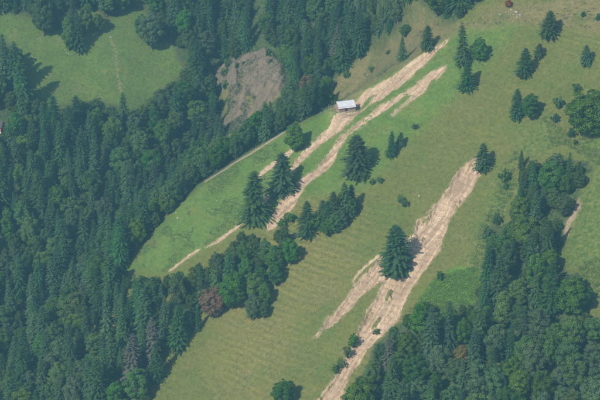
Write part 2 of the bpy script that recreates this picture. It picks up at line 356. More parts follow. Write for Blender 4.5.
M['glass'] = mat_plain('window_glass', (0.02, 0.025, 0.03), (0.04, 0.045, 0.05), 1.0, 0.1, 0.0, 0.0)
M['redtile'] = mat_plain('red_cladding', (0.30, 0.075, 0.06), (0.42, 0.12, 0.09), 2.0)
M['darkwood'] = mat_plain('dark_timber', (0.035, 0.028, 0.026), (0.07, 0.055, 0.045), 3.0)

# ------------------------------------------------------------------ object helpers
def mesh(name, V, F, mat, tint=None, smooth=False):
    V = np.asarray(V, np.float32); F = np.asarray(F, np.int32)
    me = bpy.data.meshes.new(name); n, k = F.shape
    me.vertices.add(len(V)); me.vertices.foreach_set('co', V.ravel())
    me.loops.add(n * k); me.loops.foreach_set('vertex_index', F.ravel())
    me.polygons.add(n); me.polygons.foreach_set('loop_start', np.arange(0, n * k, k, dtype=np.int32))
    me.polygons.foreach_set('use_smooth', np.full(n, smooth, bool))
    me.update(calc_edges=True)
    if not smooth: me.shade_flat()
    if tint is not None:
        a = me.attributes.new('tint', 'FLOAT', 'FACE'); a.data.foreach_set('value', np.asarray(tint, np.float32))
    me.materials.append(mat); return me
def obj(name, me, parent=None, loc=None):
    o = bpy.data.objects.new(name, me); COL.objects.link(o)
    if parent is not None: o.parent = parent
    if loc is not None: o.location = loc
    return o
def tag(o, label=None, cat=None, group=None, kind=None):
    if label: o['label'] = label
    if cat: o['category'] = cat
    if group: o['group'] = group
    if kind: o['kind'] = kind
    return o
def empty(name, loc, rz=0.0):
    o = bpy.data.objects.new(name, None); COL.objects.link(o); o.location = loc; o.rotation_euler = (0, 0, rz); o.empty_display_size = 0.5
    return o
def unit(a): return a / (np.linalg.norm(a, axis=-1, keepdims=True) + 1e-9)
def kites(p, a, b, L, w, fold=0.0):
    """leaf-shaped quads: root p, along a, across b"""
    L = np.asarray(L)[:, None]; w = np.asarray(w)[:, None]
    V = np.stack([p, p + a * L * 0.55 + b * w, p + a * L, p + a * L * 0.55 - b * w], 1).reshape(-1, 3)
    return V, np.arange(len(V)).reshape(-1, 4)
def tube(pts, rad, sides=6):
    pts = np.asarray(pts, float); V = []; F = []
    for i, (q, r) in enumerate(zip(pts, rad)):
        t = unit(pts[min(i + 1, len(pts) - 1)] - pts[max(i - 1, 0)]); u = unit(np.cross(t, [0.3, 0.9, 0.2])); w = np.cross(t, u)
        for k in range(sides):
            an = 2 * math.pi * k / sides; V.append(q + r * (math.cos(an) * u + math.sin(an) * w))
    for i in range(len(pts) - 1):
        for k in range(sides):
            a = i * sides + k; b = i * sides + (k + 1) % sides; F.append((a, b, b + sides, a + sides))
    return np.array(V), np.array(F)
def cat(parts):
    V = []; F = []; o = 0
    for v, f in parts: V.append(v); F.append(f + o); o += len(v)
    return np.concatenate(V), np.concatenate(F)
BOXF = np.array([(0, 1, 3, 2), (4, 6, 7, 5), (0, 4, 5, 1), (2, 3, 7, 6), (0, 2, 6, 4), (1, 5, 7, 3)])
def box(c, s):
    c = np.array(c, float); s = np.array(s, float) / 2
    return np.array([c + s * np.array([i, j, k]) for i in (-1, 1) for j in (-1, 1) for k in (-1, 1)]), BOXF

# ------------------------------------------------------------------ the hillside: one sheet, finest where it is seen
def axis(spans):
    out = []
    for a, b, st in spans: out.append(np.arange(a, b, st))
    return np.concatenate(out + [[spans[-1][1]]])
XS = axis([(-1400, -500, 75), (-500, -240, 13), (-240, -180, 3), (-180, 178, 1.0), (178, 240, 3), (240, 500, 13), (500, 1400, 75)])
YS = axis([(-400, 560, 60), (560, 700, 10), (700, 745, 3), (745, 1090, 1.0), (1090, 1290, 1.8), (1290, 1420, 5), (1420, 2200, 60)])
GX, GY = np.meshgrid(XS, YS); X = GX.ravel(); Y = GY.ravel()
Z = carved(X, Y)
nx, ny = len(XS), len(YS)
I = np.arange(nx * ny).reshape(ny, nx)
FQ = np.stack([I[:-1, :-1], I[:-1, 1:], I[1:, 1:], I[1:, :-1]], -1).reshape(-1, 4)
tm = mesh('hillside', np.stack([X, Y, Z], -1), FQ, M['land'], smooth=True)
wob = 4 * fbm(X, Y, 16, 3, 71)
dcr, scr = crest_dist(X, Y)
s_light = sstep(5, -5, sd_near(X, Y, L_LIGHT, 30) + wob)
s_dry = sstep(4, -4, sd_near(X, Y, L_DRY, 30) + wob)
s_rav = sstep(2, -3, sd_near(X, Y, L_RAVINE, 30) + wob * 0.6)
s_mead = sstep(3, -3, sd_near(X, Y, L_MEADOW, 40) + wob * 0.5)
s_wood = np.maximum(sstep(5, 8, dcr + wob), sstep(-0.5, -2.5, sd_near(X, Y, L_WOOD, 30) + wob))
s_wood = s_wood * (1 - s_mead) * (1 - s_rav) * (1 - s_dry)
s_weed = np.maximum(sstep(8, -8, sd_near(X, Y, L_WEEDS, 30) + wob * 1.5) * 0.8, sstep(2, -2, sd_near(X, Y, L_SHRUBS, 20)))
s_dry = np.maximum(s_dry, s_rav)
s_light = np.maximum(s_light, 0.8 * s_mead)
cov = np.stack([s_light, s_dry, s_wood, np.ones_like(X)], -1).astype(np.float32)
ca = tm.attributes.new('cover', 'FLOAT_COLOR', 'POINT'); ca.data.foreach_set('color', cov.ravel())
s_shr = sstep(1.5, -1.5, sd_near(X, Y, L_SHRUBS, 20) + wob * 0.5)
sh = tm.attributes.new('shrub', 'FLOAT', 'POINT'); sh.data.foreach_set('value', s_shr.astype(np.float32))
wa = tm.attributes.new('weed', 'FLOAT', 'POINT'); wa.data.foreach_set('value', s_weed.astype(np.float32))
stripe = sstep(4, 18, -dcr) * (1 - 0.75 * s_light) * sstep(740, 760, Y) * np.clip(0.35 + 1.6 * (fbm(X, Y, 60, 2, 43) + 0.1), 0.1, 1.0) * (1 - sstep(950, 985, Y) * 0.7)
sa = tm.attributes.new('stripe', 'FLOAT', 'POINT'); sa.data.foreach_set('value', stripe.astype(np.float32))
bare = np.zeros_like(X)
for P in PATCH.values(): bare = np.maximum(bare, sstep(1.8, -0.5, scar_sd(X, Y, P)) * 0.8 * (0.4 + 0.6 * (P['depth'] > .5)))
hdist = np.hypot((X - HUT[0]) * 0.8, Y - HUT[1]); bare = np.maximum(bare, 0.7 * sstep(9, 6, hdist))
PATH = poly_at([(97, 12), (104, 24), (108, 32), (112, 42), (115.5, 54), (117, 66), (119, 78), (121, 92)])
for (ax, ay, _), (bx, by, _) in zip(PATH[:-1], PATH[1:]):
    t_ = np.clip(((X - ax) * (bx - ax) + (Y - ay) * (by - ay)) / ((bx - ax) ** 2 + (by - ay) ** 2), 0, 1)
    bare = np.maximum(bare, 0.42 * sstep(1.5, 0.3, np.hypot(X - ax - t_ * (bx - ax), Y - ay - t_ * (by - ay)) + fbm(X, Y, 6, 2, 99)))
ba = tm.attributes.new('bare', 'FLOAT', 'POINT'); ba.data.foreach_set('value', bare.astype(np.float32))
hill = tag(obj('hillside', tm), 'steep alpine hillside of mown meadow, dry grass and forest floor', kind='structure')

# ------------------------------------------------------------------ bare scars: sheets set down into the turf
def scar(name, poly, key, mat, lift, rough, res, edge_seed, label, cat_='landslide scar', group=None):
    P = np.array([p[:2] for p in poly]); lo = P.min(0) - 2; hi = P.max(0) + 2
    xs = np.arange(lo[0], hi[0], res); ys = np.arange(lo[1], hi[1], res)
    x, y = np.meshgrid(xs, ys); sd = sd_poly(x, y, poly)
    sdn = scar_sd(x, y, PATCH[key]) if key else sd + 4.5 * fbm(x, y, 8, 4, 61)
    k = sdn < 1.0
    # flow coordinates: down the fall line and across it
    ang = math.atan2(P[:, 1].max() - P[:, 1].min(), P[:, 0].max() - P[:, 0].min())
    al = x * math.cos(ang) + y * math.sin(ang); ac = -x * math.sin(ang) + y * math.cos(ang)
    zz = np.full(x.shape, 0.0); zz[k] = carved(x[k], y[k], sheet=key or 'rock')
    fur = fbm(al * 0.10 + 2 * vnoise(x, y, 6, 86), ac + 4.5 * vnoise(x, y, 11, 87) + 1.6 * vnoise(x, y, 3.7, 88), 3.4, 3, 81) * rough * 1.3 + fbm(x * .6 + y * .8 + 1.5 * vnoise(x, y, 3.1, 84), y * .6 - x * .8 + 1.5 * vnoise(x, y, 2.7, 85), 2.2, 3, 83) * rough * 0.6
    zz = zz + lift * sstep(0.5, -1.0, sdn) + fur * sstep(0.0, -2.0, sdn) - 0.5 * sstep(0.0, 0.9, sdn)
    idx = -np.ones(x.shape, int); idx[k] = np.arange(k.sum())
    q = k[:-1, :-1] & k[1:, :-1] & k[:-1, 1:] & k[1:, 1:]
    F = np.stack([idx[:-1, :-1][q], idx[:-1, 1:][q], idx[1:, 1:][q], idx[1:, :-1][q]], -1)
    V = np.stack([x[k], y[k], zz[k]], -1)
    c0 = np.array([P[:, 0].mean(), P[:, 1].mean(), 0]); c0[2] = float(carved(c0[0:1], c0[1:2])[0])
    me = mesh(name, V - c0, F, mat, smooth=True)
    fa = me.attributes.new('flow', 'FLOAT_VECTOR', 'POINT')
    fa.data.foreach_set('vector', np.stack([al[k] * (0.05 if key else 0.11), (ac[k] + 3.0 * vnoise(x[k], y[k], 9, 89)) * (0.40 if key else 0.22), 0 * al[k]], -1).astype(np.float32).ravel())
    o = obj(name, me, loc=c0)
    tag(o, label, cat_, group)
    return o, (x[k & (sdn < -0.8)], y[k & (sdn < -0.8)], zz[k & (sdn < -0.8)], c0)
ICO = None
def lump(r, seed, sub=2, squash=0.65):
    """a blocky stone"""
    import bmesh
    b = bmesh.new(); bmesh.ops.create_icosphere(b, subdivisions=sub, radius=1.0)
    V = np.array([v.co[:] for v in b.verts]); F = np.array([[v.index for v in f.verts] for f in b.faces]); b.free()
    R = np.random.default_rng(seed)
    for k in range(7):
        d = unit(R.normal(size=3)); h = R.uniform(0.55, 0.85); s = V @ d
        V = V - np.maximum(s - h, 0)[:, None] * d
    V = V * np.array([1, R.uniform(0.7, 1.0), squash]) * r
    V += (R.random(V.shape) - 0.5) * 0.06 * r
    return V, F
def rubble(parent, cloud, n, rmin, rmax, mat, seed):
    x, y, z, c0 = cloud; R = np.random.default_rng(seed)
    if len(x) == 0: return
    pick_ = R.integers(0, len(x), n); parts = []
    protos = [lump(1.0, 900 + i, 1) for i in range(6)]
    for i in pick_:
        r = rmin + (rmax - rmin) * R.random() ** 3
        V, F = protos[R.integers(6)]; a = R.random() * 6.28; c, s = math.cos(a), math.sin(a)
        V2 = np.stack([V[:, 0] * c - V[:, 1] * s, V[:, 0] * s + V[:, 1] * c, V[:, 2]], -1) * r + np.array([x[i], y[i], z[i]]) - c0 + np.array([0, 0, 0.15 * r])
        parts.append((V2, F))
    V, F = cat(parts)
    tag(obj('rubble', mesh('rubble', V, F, mat), parent), kind='stuff')
SC = {}
SC['upper'] = scar('landslide_scar', PATCH['upper']['poly'], 'upper', M['earth'], 0.10, 0.55, 0.55, 1, 'long bare earth slide passing just below the tin-roofed hut', group='landslides on the open hillside')
SC['middle'] = scar('landslide_scar', PATCH['middle']['poly'], 'middle', M['earth'], 0.10, 0.55, 0.55, 1, 'narrow winding earth slide one strip below the slide at the hut', group='landslides on the open hillside')
SC['great'] = scar('landslide_scar', PATCH['great']['poly'], 'great', M['earth'], 0.12, 0.75, 0.55, 1, 'widest forked landslide running down past the lone big spruce to the bottom edge', group='landslides on the open hillside')
SC['loop'] = scar('erosion_track', PATCH['loop']['poly'], 'loop', M['earth'], 0.12, 0.2, 0.5, 1, 'thin curved bare strip beside the fork of the widest landslide', 'bare track')
SC['trail'] = scar('erosion_track', PATCH['trail']['poly'], 'trail', M['earth'], 0.10, 0.3, 0.5, 1, 'bare earth strip running behind the two trees left of the slides', 'bare track')
SC['bend'] = scar('erosion_track', PATCH['bend']['poly'], 'bend', M['earth'], 0.10, 0.3, 0.5, 1, 'narrow earth strip bending below the leftmost lone spruce', 'bare track')
SC['tail'] = scar('erosion_track', PATCH['tail']['poly'], 'tail', M['earth'], 0.10, 0.3, 0.5, 1, 'lowest short earth strip at the grassy foot above the forest', 'bare track')
SC['rim'] = scar('erosion_track', PATCH['rim']['poly'], 'rim', M['track'], 0.10, 0.2, 0.5, 1, 'thin pinkish earth line along the ridge edge against the forest', 'bare track')
SC['gully'] = scar('erosion_track', PATCH['gully']['poly'], 'gully', M['track'], 0.10, 0.3, 0.5, 1, 'small eroded gully right of the tall wood on the right', 'bare track')
SC['bald'] = scar('erosion_track', PATCH['bald']['poly'], 'bald', M['track'], 0.10, 0.2, 0.5, 1, 'small greyish bare patch among the lower right trees', 'bare track')
SC['rock'] = scar('rock_slab', ROCK, None, M['rock'], 1.0, 0.9, 0.8, 1, 'large tilted bare rock slab in the ravine', 'rock')
SC['chute'] = scar('scree_chute', poly_at([(231, 94), (240, 92), (250, 105), (251, 114), (244, 124), (238, 132), (229, 136), (226, 122), (230, 108)]), None, M['rock'], 0.35, 0.7, 0.8, 1, 'brown scree chute below the rock slab and the ledge', 'scree')
SC['ledge'] = scar('rock_ledge', LEDGE, None, M['rock'], 0.7, 1.3, 0.8, 1, 'smaller broken rock ledge left of the large slab', 'rock')
for k, n, rmax in (('upper', 1100, 0.45), ('middle', 900, 0.45), ('great', 2600, 0.55), ('bend', 50, .5), ('trail', 50, .5), ('tail', 40, .5), ('rock', 160, 1.0), ('ledge', 140, 1.1)):
    rubble(SC[k][0], SC[k][1], n, 0.16, rmax, M['rock'] if k in ('rock', 'ledge') else M['earth'], 300 + n)

# ------------------------------------------------------------------ tree makers (built once each, then copied)
def make_spruce(seed, H=25.0, R0=3.9, dense=1.0, thin=0.0, ex=0.82):
    R = np.random.default_rng(seed); P = []; A = []; B = []; L = []; Wd = []
    z = H * 0.05
    lean = R.normal(0, 0.12, 2); ph = R.random(4) * 6.28
    while z < H - 0.35:
        f = 1 - z / H
        rad = R0 * (f ** ex) * (1.0 if z > H * 0.10 else 0.75)
        nb = int(round((5 + 5 * f) * dense))
        a0 = R.random() * 6.28
        for k in range(nb):
            if R.random() < thin: continue
            az = a0 + 6.283 * k / nb + R.normal(0, 0.16); ln = rad * R.uniform(0.62, 1.18) * (1 + 0.16 * math.sin(2 * az + ph[0] + z * .25) + 0.13 * math.sin(3 * az + ph[1] - z * .6) + 0.10 * math.sin(z * 1.7 + ph[2])) + 0.25
            out = np.array([math.cos(az), math.sin(az), 0]); side = np.array([-math.sin(az), math.cos(az), 0])
            up0 = 0.34 * (1 - f) + 0.05 + R.normal(0, 0.08); drp = 0.38 * f + 0.12 + R.normal(0, 0.05)
            zb = z + R.normal(0, 0.34)
            m = max(2, int(ln / 0.30)); tt = np.linspace(0.22, 1.0, m)
            for t in tt:
                p = out * ln * t + np.array([0, 0, zb + ln * (up0 * t - drp * t * t)]) + np.array([*lean, 0]) * (zb / H)
                slope = up0 - 2 * drp * t
                for sg in (-1, 1):
                    d = out * R.uniform(0.45, 0.75) + side * sg * R.uniform(0.55, 0.95) + np.array([0, 0, slope * 0.8 - R.uniform(0.15, 0.55)])
                    P.append(p); A.append(d); B.append(np.cross(d, [0, 0, 1]) + R.normal(0, 0.35, 3)); s = (0.55 + 0.45 * (1 - t)) * (0.55 + 0.6 * f)
                    L.append(R.uniform(0.55, 0.95) * s + 0.18); Wd.append(R.uniform(0.13, 0.23) * (0.6 + .5 * s))
                P.append(p); A.append(out + np.array([0, 0, slope - R.uniform(.1, .5)])); B.append(side + R.normal(0, 0.3, 3)); L.append(R.uniform(0.4, 0.7)); Wd.append(R.uniform(0.12, 0.20))
        z += R.uniform(0.50, 0.72) * (0.55 + 0.6 * f)
    for k in range(10):
        az = R.random() * 6.28
        P.append(np.array([*lean, H - 0.9 + 0.08 * k])); A.append(np.array([math.cos(az) * .5, math.sin(az) * .5, 0.9])); B.append(R.normal(0, 1, 3)); L.append(0.7); Wd.append(0.12)
    P = np.array(P); A = unit(np.array(A)); B = unit(np.array(B)); V, F = kites(P, A, B, L, Wd)
    tint = np.clip(0.5 + R.normal(0, 0.22, len(F)) + 0.25 * np.sin(P[:, 2] * 2.1 + P[:, 0]), 0, 1)
    tr = tube([(0, 0, -1.5), (0, 0, H * .3), (lean[0] * .6, lean[1] * .6, H * .6), (lean[0], lean[1], H * .98)], [0.36, 0.28, 0.17, 0.03], 7)
    return (V, F, tint), tr
def make_broad(seed, H=17.0, RX=4.6, nclump=46, cone=0.0, low=0.12, leaf=1.0):
    R = np.random.default_rng(seed); zc = H * (0.5 + low * 0.5); RZ = H * (0.5 - low * 0.5)
    cl = []
    for k in range(nclump):
        zf = 1 - 2 * (k + 0.5) / nclump; an = k * 2.39996 + R.normal(0, 0.35); rr = math.sqrt(max(0, 1 - zf * zf))
        shp = 1 - cone * (zf * 0.5 + 0.5) * 0.75
        dep = R.uniform(0.62, 0.93)
        shp *= 1 + 0.16 * math.sin(2 * an + seed) + 0.12 * math.sin(3 * an + 2.3 * seed + 2 * zf)
        cl.append((np.array([rr * math.cos(an) * RX * shp * dep, rr * math.sin(an) * RX * shp * dep, zc + zf * RZ * dep * R.uniform(0.9, 1.02)]), R.uniform(0.9, 1.75) * RX / 4.6 * (0.75 if zf > 0.75 else 1.0)))
    P = []; D = []; T = []
    for c, r in cl:
        n = int(190 * (r / 1.4) ** 1.6)
        d = unit(R.normal(size=(n, 3)) + unit(c - np.array([0, 0, zc * 0.9])) * 0.9 + np.array([0, 0, 0.45]))
        P.append(c + d * r * R.uniform(0.55, 1.12, (n, 1)) * np.array([1, 1, 0.8])); D.append(d); T.append(np.full(n, R.normal(0, 0.16)) + R.normal(0, 0.2, n))
    n = 420
    d = unit(R.normal(size=(n, 3))); P.append(np.array([0, 0, zc]) + d * R.uniform(0.1, 0.7, (n, 1)) * np.array([RX * (1 - cone * .4), RX * (1 - cone * .4), RZ])); D.append(d); T.append(R.normal(0, .2, n))
    P = np.concatenate(P); D = np.concatenate(D); T = np.clip(0.5 + np.concatenate(T), 0, 1); n = len(P)
    nrm = unit(D + R.normal(0, 0.55, (n, 3)) + np.array([0, 0, 0.3]))
    a = unit(np.cross(nrm, R.normal(size=(n, 3)))); b = np.cross(nrm, a)
    V, F = kites(P - a * 0.3, a, b, R.uniform(0.36, 0.62, n) * leaf, R.uniform(0.15, 0.25, n) * leaf)
    limbs = [tube([(0, 0, -1.5), (0, 0, H * .25), (0.1, 0, H * .55), (0, 0.1, H * .85)], [0.38, 0.30, 0.18, 0.04], 7)]
    for k in range(6):
        c = cl[(k * 7 + 3) % nclump][0]; z0 = H * R.uniform(0.15, 0.45)
        limbs.append(tube([(0, 0, z0), tuple(np.array([c[0] * .5, c[1] * .5, z0 + (c[2] - z0) * .6])), tuple(c)], [0.16, 0.10, 0.03], 5))
    return (V, F, T), cat(limbs)
LIB = {}
def lib(kind, builds, mats, trunk_size):
    out = []
    for (cv, cf, ct), (tv, tf) in builds:
        out.append(dict(crown={k: mesh('crown', cv, cf, M[k], ct) for k in mats}, trunk=mesh('trunk', tv, tf, M['bark']), raw=(cv, cf, ct, tv, tf)))
    LIB[kind] = dict(vars=out, H=trunk_size[0], R=trunk_size[1])
lib('spruce', [make_spruce(100 + i, 25, [3.6, 4.2, 3.9, 4.5, 3.3, 4.0, 4.3, 3.7, 4.1][i], [1, 1.15, .95, 1.2, .9, 1, 1.2, 1.05, .9][i], [0.05, .0, .1, .03, .15, .06, .0, .1, .18][i], [.82, .66, .9, .72, 1.0, .78, .6, .86, .95][i]) for i in range(9)], ('spruce', 'drywood'), (25, 3.9))
lib('broad', [make_broad(200 + i, 17, [4.6, 5.0, 4.3, 4.8, 4.5, 5.2, 4.4, 4.7, 5.1][i], [56, 70, 50, 64, 54, 80, 60, 72, 90][i], [0.25, 0.05, 0.5, 0.2, 0.4, 0.1, 0.6, 0.3, 0.15][i], [.08, .12, .05, .1, .06, .12, .05, .1, .1][i]) for i in range(9)], ('broad', 'pale', 'fresh', 'rust', 'yellow', 'orange'), (17, 4.7))
lib('shrub', [make_broad(260 + i, 3.6, 1.8, 16, 0.1, 0.0, 0.8) for i in range(3)], ('broad', 'fresh', 'spruce', 'yellow', 'rust'), (3.6, 1.8))
ORD = 'first second third fourth fifth sixth seventh eighth ninth tenth eleventh twelfth thirteenth fourteenth fifteenth sixteenth seventeenth eighteenth nineteenth twentieth'.split()
TREES = []          # x, y, radius of everything already standing
def stand(kind, x, y, h, w, label, cat_, mat, group=None, name=None, var=None, sink=0.0):
    b = LIB[kind]; v = b['vars'][int(rng.integers(len(b['vars']))) if var is None else var]
    z = float(carved(np.array([x]), np.array([y]))[0])
    o = empty(name or {'spruce': 'spruce_tree', 'broad': 'broadleaf_tree', 'shrub': 'shrub'}[kind], (x, y, z - sink), float(rng.random() * 6.283))
    o.scale = (w / (2 * b['R']), w / (2 * b['R']), h / b['H'])
    obj('trunk' if kind != 'shrub' else 'stem', v['trunk'], o); obj('crown' if kind != 'shrub' else 'foliage', v['crown'][mat], o)
    tag(o, label, cat_, group); TREES.append((x, y, w / 2)); return o
def stand_px(kind, u, v, hpx, wpx, label, mat, cat_=None, **kw):
    """a tree whose foot is seen at (u, v) and which shows hpx by wpx"""
    x, y, z = pick(u, v)[0]; sc = math.hypot(y, CAM_Z - z) * TX / 600
    return stand(kind, x, y, hpx * sc / math.cos(PITCH), wpx * sc, label, cat_ or {'spruce': 'spruce tree', 'broad': 'broadleaf tree', 'shrub': 'shrub'}[kind], mat, **kw)

# lone trees of the open slopes: (kind, foot u, foot v, height, width, foliage, label)
LONE = [
 ('spruce', 396, 269, 51, 33, 'spruce', 'lone big dark spruce standing at the fork of the widest landslide'),
 ('spruce', 357, 175, 42, 27, 'spruce', 'broad dark spruce below the winding slide, right of its lower bend'),
 ('spruce', 282, 193, 43, 26, 'spruce', 'broad spruce between the two upper slides at their lower end'),
 ('spruce', 255, 223, 54, 27, 'spruce', 'tall dark spruce at the left end of the slides, leftmost of the lone ones'),
 ('broad', 295, 152, 31, 21, 'broad', 'dense conical tree left of the hut slide, just below the ridge edge'),
 ('spruce', 463, 66, 44, 17, 'spruce', 'tallest slender spruce at the top of the light green band'),
 ('broad', 479, 63, 26, 17, 'broad', 'rounded tree right beside the tallest spruce at the top'),
 ('spruce', 467, 91, 31, 20, 'spruce', 'broad spruce just below the tallest spruce at the top'),
 ('spruce', 524, 77, 29, 17, 'spruce', 'middle-sized spruce above the pair of spruces on the right meadow'),
 ('spruce', 539, 57, 14, 11, 'spruce', 'small spruce between two larger ones on the upper right meadow'),
 ('spruce', 549, 38, 27, 18, 'spruce', 'dark spruce on the edge of the dry grass in the upper right'),
 ('spruce', 586, 65, 21, 12, 'spruce', 'spruce standing alone near the upper right edge'),
 ('spruce', 517, 119, 31, 15, 'spruce', 'left spruce of the close pair on the right meadow'),
 ('broad', 530, 120, 27, 20, 'broad', 'right rounder tree of the close pair on the right meadow'),
 ('spruce', 483, 171, 28, 17, 'spruce', 'spruce right beside the upper tip of the widest landslide'),
 ('spruce', 391, 158, 27, 13, 'spruce', 'slim spruce right of the broad one below the winding slide'),
 ('spruce', 400, 147, 15, 10, 'spruce', 'short spruce just above the slim spruce in mid slope'),
 ('spruce', 402, 62, 27, 12, 'spruce', 'slim spruce on the dry brown slope beyond the ridge, left one'),
 ('spruce', 427, 50, 25, 14, 'spruce', 'spruce on the dry brown slope beyond the ridge, right one'),
 ('broad', 405, 37, 13, 11, 'broad', 'small bushy tree above the slim spruce on the dry slope'),
 ('broad', 590, 138, 46, 38, 'broad', 'big round dense tree at the right edge above the wood'),
 ('broad', 284, 405, 27, 24, 'broad', 'green tree alone at the bottom edge of the mown meadow'),
 ('spruce', 307, 237, 37, 19, 'spruce', 'front left spruce of the clump in the middle meadow'),
 ('spruce', 345, 222, 42, 16, 'spruce', 'tallest rear spruce of the clump in the middle meadow'),
 ('spruce', 334, 228, 38, 19, 'spruce', 'spruce in the centre of the clump in the middle meadow'),
 ('spruce', 322, 226, 27, 14, 'spruce', 'small spruce second from the left in the middle clump'),
 ('broad', 335, 233, 22, 16, 'broad', 'low round tree at the front of the middle clump'),
 ('broad', 350, 219, 24, 14, 'broad', 'low tree at the right end of the middle clump'),
 ('broad', 316, 231, 20, 14, 'broad', 'low bushy tree between the left spruces of the middle clump'),
 ('spruce', 340, 225, 33, 16, 'spruce', 'spruce between the centre and the tallest one of the middle clump'),
 ('spruce', 327, 230, 30, 15, 'spruce', 'spruce left of the centre one in the middle clump'),
 ('broad', 342, 229, 23, 15, 'pale', 'pale green low tree right of centre in the middle clump'),
 ('spruce', 351, 214, 30, 13, 'spruce', 'slim spruce furthest right in the middle clump'),
 ('broad', 328, 236, 17, 14, 'broad', 'lowest bushy tree at the front of the middle clump'),
 ('broad', 44, 36, 40, 21, 'pale', 'tall tree with pale stones at its foot on the far meadow'),
 ('spruce', 55, 29, 34, 15, 'spruce', 'dark spruce behind the tall tree on the far meadow'),
 ('broad', 69, 51, 36, 15, 'broad', 'left front tree of the clump on the far meadow'),
 ('spruce', 79, 52, 40, 16, 'spruce', 'right front tree of the clump on the far meadow'),
 ('spruce', 73, 38, 40, 17, 'spruce', 'rear tree of the clump on the far meadow'),
 ('broad', 86, 34, 30, 16, 'broad', 'right rear tree of the clump on the far meadow'),
 ('broad', 99, 33, 20, 14, 'broad', 'small tree beside the stony path on the far meadow'),
 ('broad', 152, 50, 36, 21, 'pale', 'large tree leaning over the right arm of the far meadow'),
 ('broad', 143, 40, 25, 15, 'broad', 'smaller tree behind the large one in the right arm of the far meadow'),
 ('spruce', 5, 92, 56, 20, 'spruce', 'tall spruce at the left edge below the far meadow'),
 ('spruce', 14, 96, 56, 19, 'spruce', 'tall spruce second from the left edge below the far meadow'),
 ('spruce', 23, 110, 54, 20, 'spruce', 'tall spruce casting its shadow on the far meadow from the lower left'),
 ('spruce', 54, 128, 33, 16, 'spruce', 'pointed spruce at the bottom of the far meadow, left'),
 ('spruce', 124, 126, 34, 17, 'spruce', 'pointed spruce at the bottom of the far meadow, below the stony path'),
 ('broad', 213, 319, 31, 21, 'rust', 'rust-red tree at the edge of the wood above the mown meadow'),
 ('spruce', 133, 388, 58, 22, 'drywood', 'greyish dry spruce among green trees in the lower forest'),
 ('broad', 307, 96, 20, 15, 'rust', 'small reddish tree right of the rock slab'),
 ('broad', 461, 366, 22, 18, 'yellow', 'yellowing tree in the lower right wood'),
 ('broad', 573, 318, 42, 32, 'fresh', 'bright green broad tree at the edge of the lower right wood'),
 ('broad', 508, 8, 8, 6, 'orange', 'orange-red small tree above the rock pile at the top'),
 ('spruce', 521, 169, 20, 9, 'spruce', 'thin spruce left of the top of the right wood'),
]
FULL = [1, 6, 3, 6, 1, 5, 3, 0]
for i, (kd, u, v, h, w, mt, lb) in enumerate(LONE):
    sp = kd == 'spruce'
    o = stand_px(kd, u, v - (1 if sp and h > 24 else 0), h * (0.93 if sp else 1), w * (1.06 if sp and w > 12 else 1.0), lb, mt, var=(FULL[i % 8] if sp and w / h > 0.45 else 6 if 'dense conical' in lb else None))
    o.rotation_euler.x = float(rng.normal(0, 0.025)); o.rotation_euler.y = float(rng.normal(0, 0.025))
SHRUB = [
 (415, 129, 6, 6, 'spruce', 'tiny dark bush alone below the second slide'), (405, 207, 9, 7, 'broad', 'small bush above the lone big spruce'),
 (401, 203, 8, 8, 'fresh', 'yellow-green bush beside the small bush above the lone big spruce'),
 (364, 180, 9, 9, 'broad', 'left bush below the broad spruce'), (372, 185, 7, 6, 'broad', 'middle bush below the broad spruce'), (380, 183, 7, 7, 'broad', 'right bush below the broad spruce'),
 (558, 109, 13, 9, 'spruce', 'dark bush in the right meadow left of the big round tree'), (555, 123, 10, 8, 'spruce', 'smaller dark bush just below another, left of the big round tree'),
 (571, 138, 11, 9, 'spruce', 'dark bush at the foot of the big round tree'), (575, 145, 6, 5, 'broad', 'tiny bush below the dark bush at the big round tree'),
 (576, 92, 9, 9, 'broad', 'faint bush above the big round tree'), (583, 17, 6, 5, 'spruce', 'tiny bush on dry grass at the upper right'), (598, 21, 8, 7, 'spruce', 'dark bush at the very right edge on dry grass'),
 (504, 183, 15, 11, 'broad', 'bushy shrub right of the tip of the widest landslide'), (505, 190, 7, 6, 'broad', 'low shrub just below the bushy one right of the landslide tip'),
 (353, 347, 14, 10, 'broad', 'upper shrub at the left margin of the lower landslide'), (347, 357, 12, 9, 'broad', 'middle shrub at the left margin of the lower landslide'),
 (341, 366, 10, 9, 'broad', 'third shrub down the left margin of the lower landslide'), (335, 373, 9, 8, 'broad', 'lowest shrub at the left margin of the lower landslide'),
 (228, 72, 9, 8, 'broad', 'upper bush on the broken rock ledge'), (225, 81, 9, 9, 'broad', 'middle bush on the broken rock ledge'), (225, 91, 9, 9, 'broad', 'lower bush on the broken rock ledge'),
 (237, 70, 6, 6, 'broad', 'small bush between ledge and rock slab'), (269, 61, 7, 9, 'broad', 'bush at the top of the rock slab'), (271, 68, 5, 6, 'broad', 'small bush near the top of the rock slab'),
 (244, 72, 4, 4, 'spruce', 'tiny dark bush on the rock slab'),
 (290, 222, 10, 12, 'fresh', 'light green bush below the end of the winding slide'), (282, 228, 10, 11, 'broad', 'green bush left of the light green one below the winding slide'),
 (440, 280, 9, 8, 'broad', 'dark bush rising at the left of the bright shrub patch'), (496, 226, 14, 9, 'broad', 'bush at the left edge of the right wood'), (487, 240, 14, 9, 'spruce', 'dark bush below another at the left edge of the right wood'),
 (577, 106, 8, 8, 'broad', 'bush touching the left side of the big round tree'), (377, 330, 7, 7, 'fresh', 'light bush on the right margin of the lower landslide'),
 (346, 58 + 20, 8, 8, 'broad', 'bush at the foot of the dry brown slope'), (372, 72, 6, 7, 'broad', 'low bush in the middle of the dry brown slope'), (388, 55, 5, 6, 'broad', 'tiny bush high on the dry brown slope'),
 (518, 262 - 160, 5, 5, 'broad', 'tiny bush left above the close pair of trees'),
]
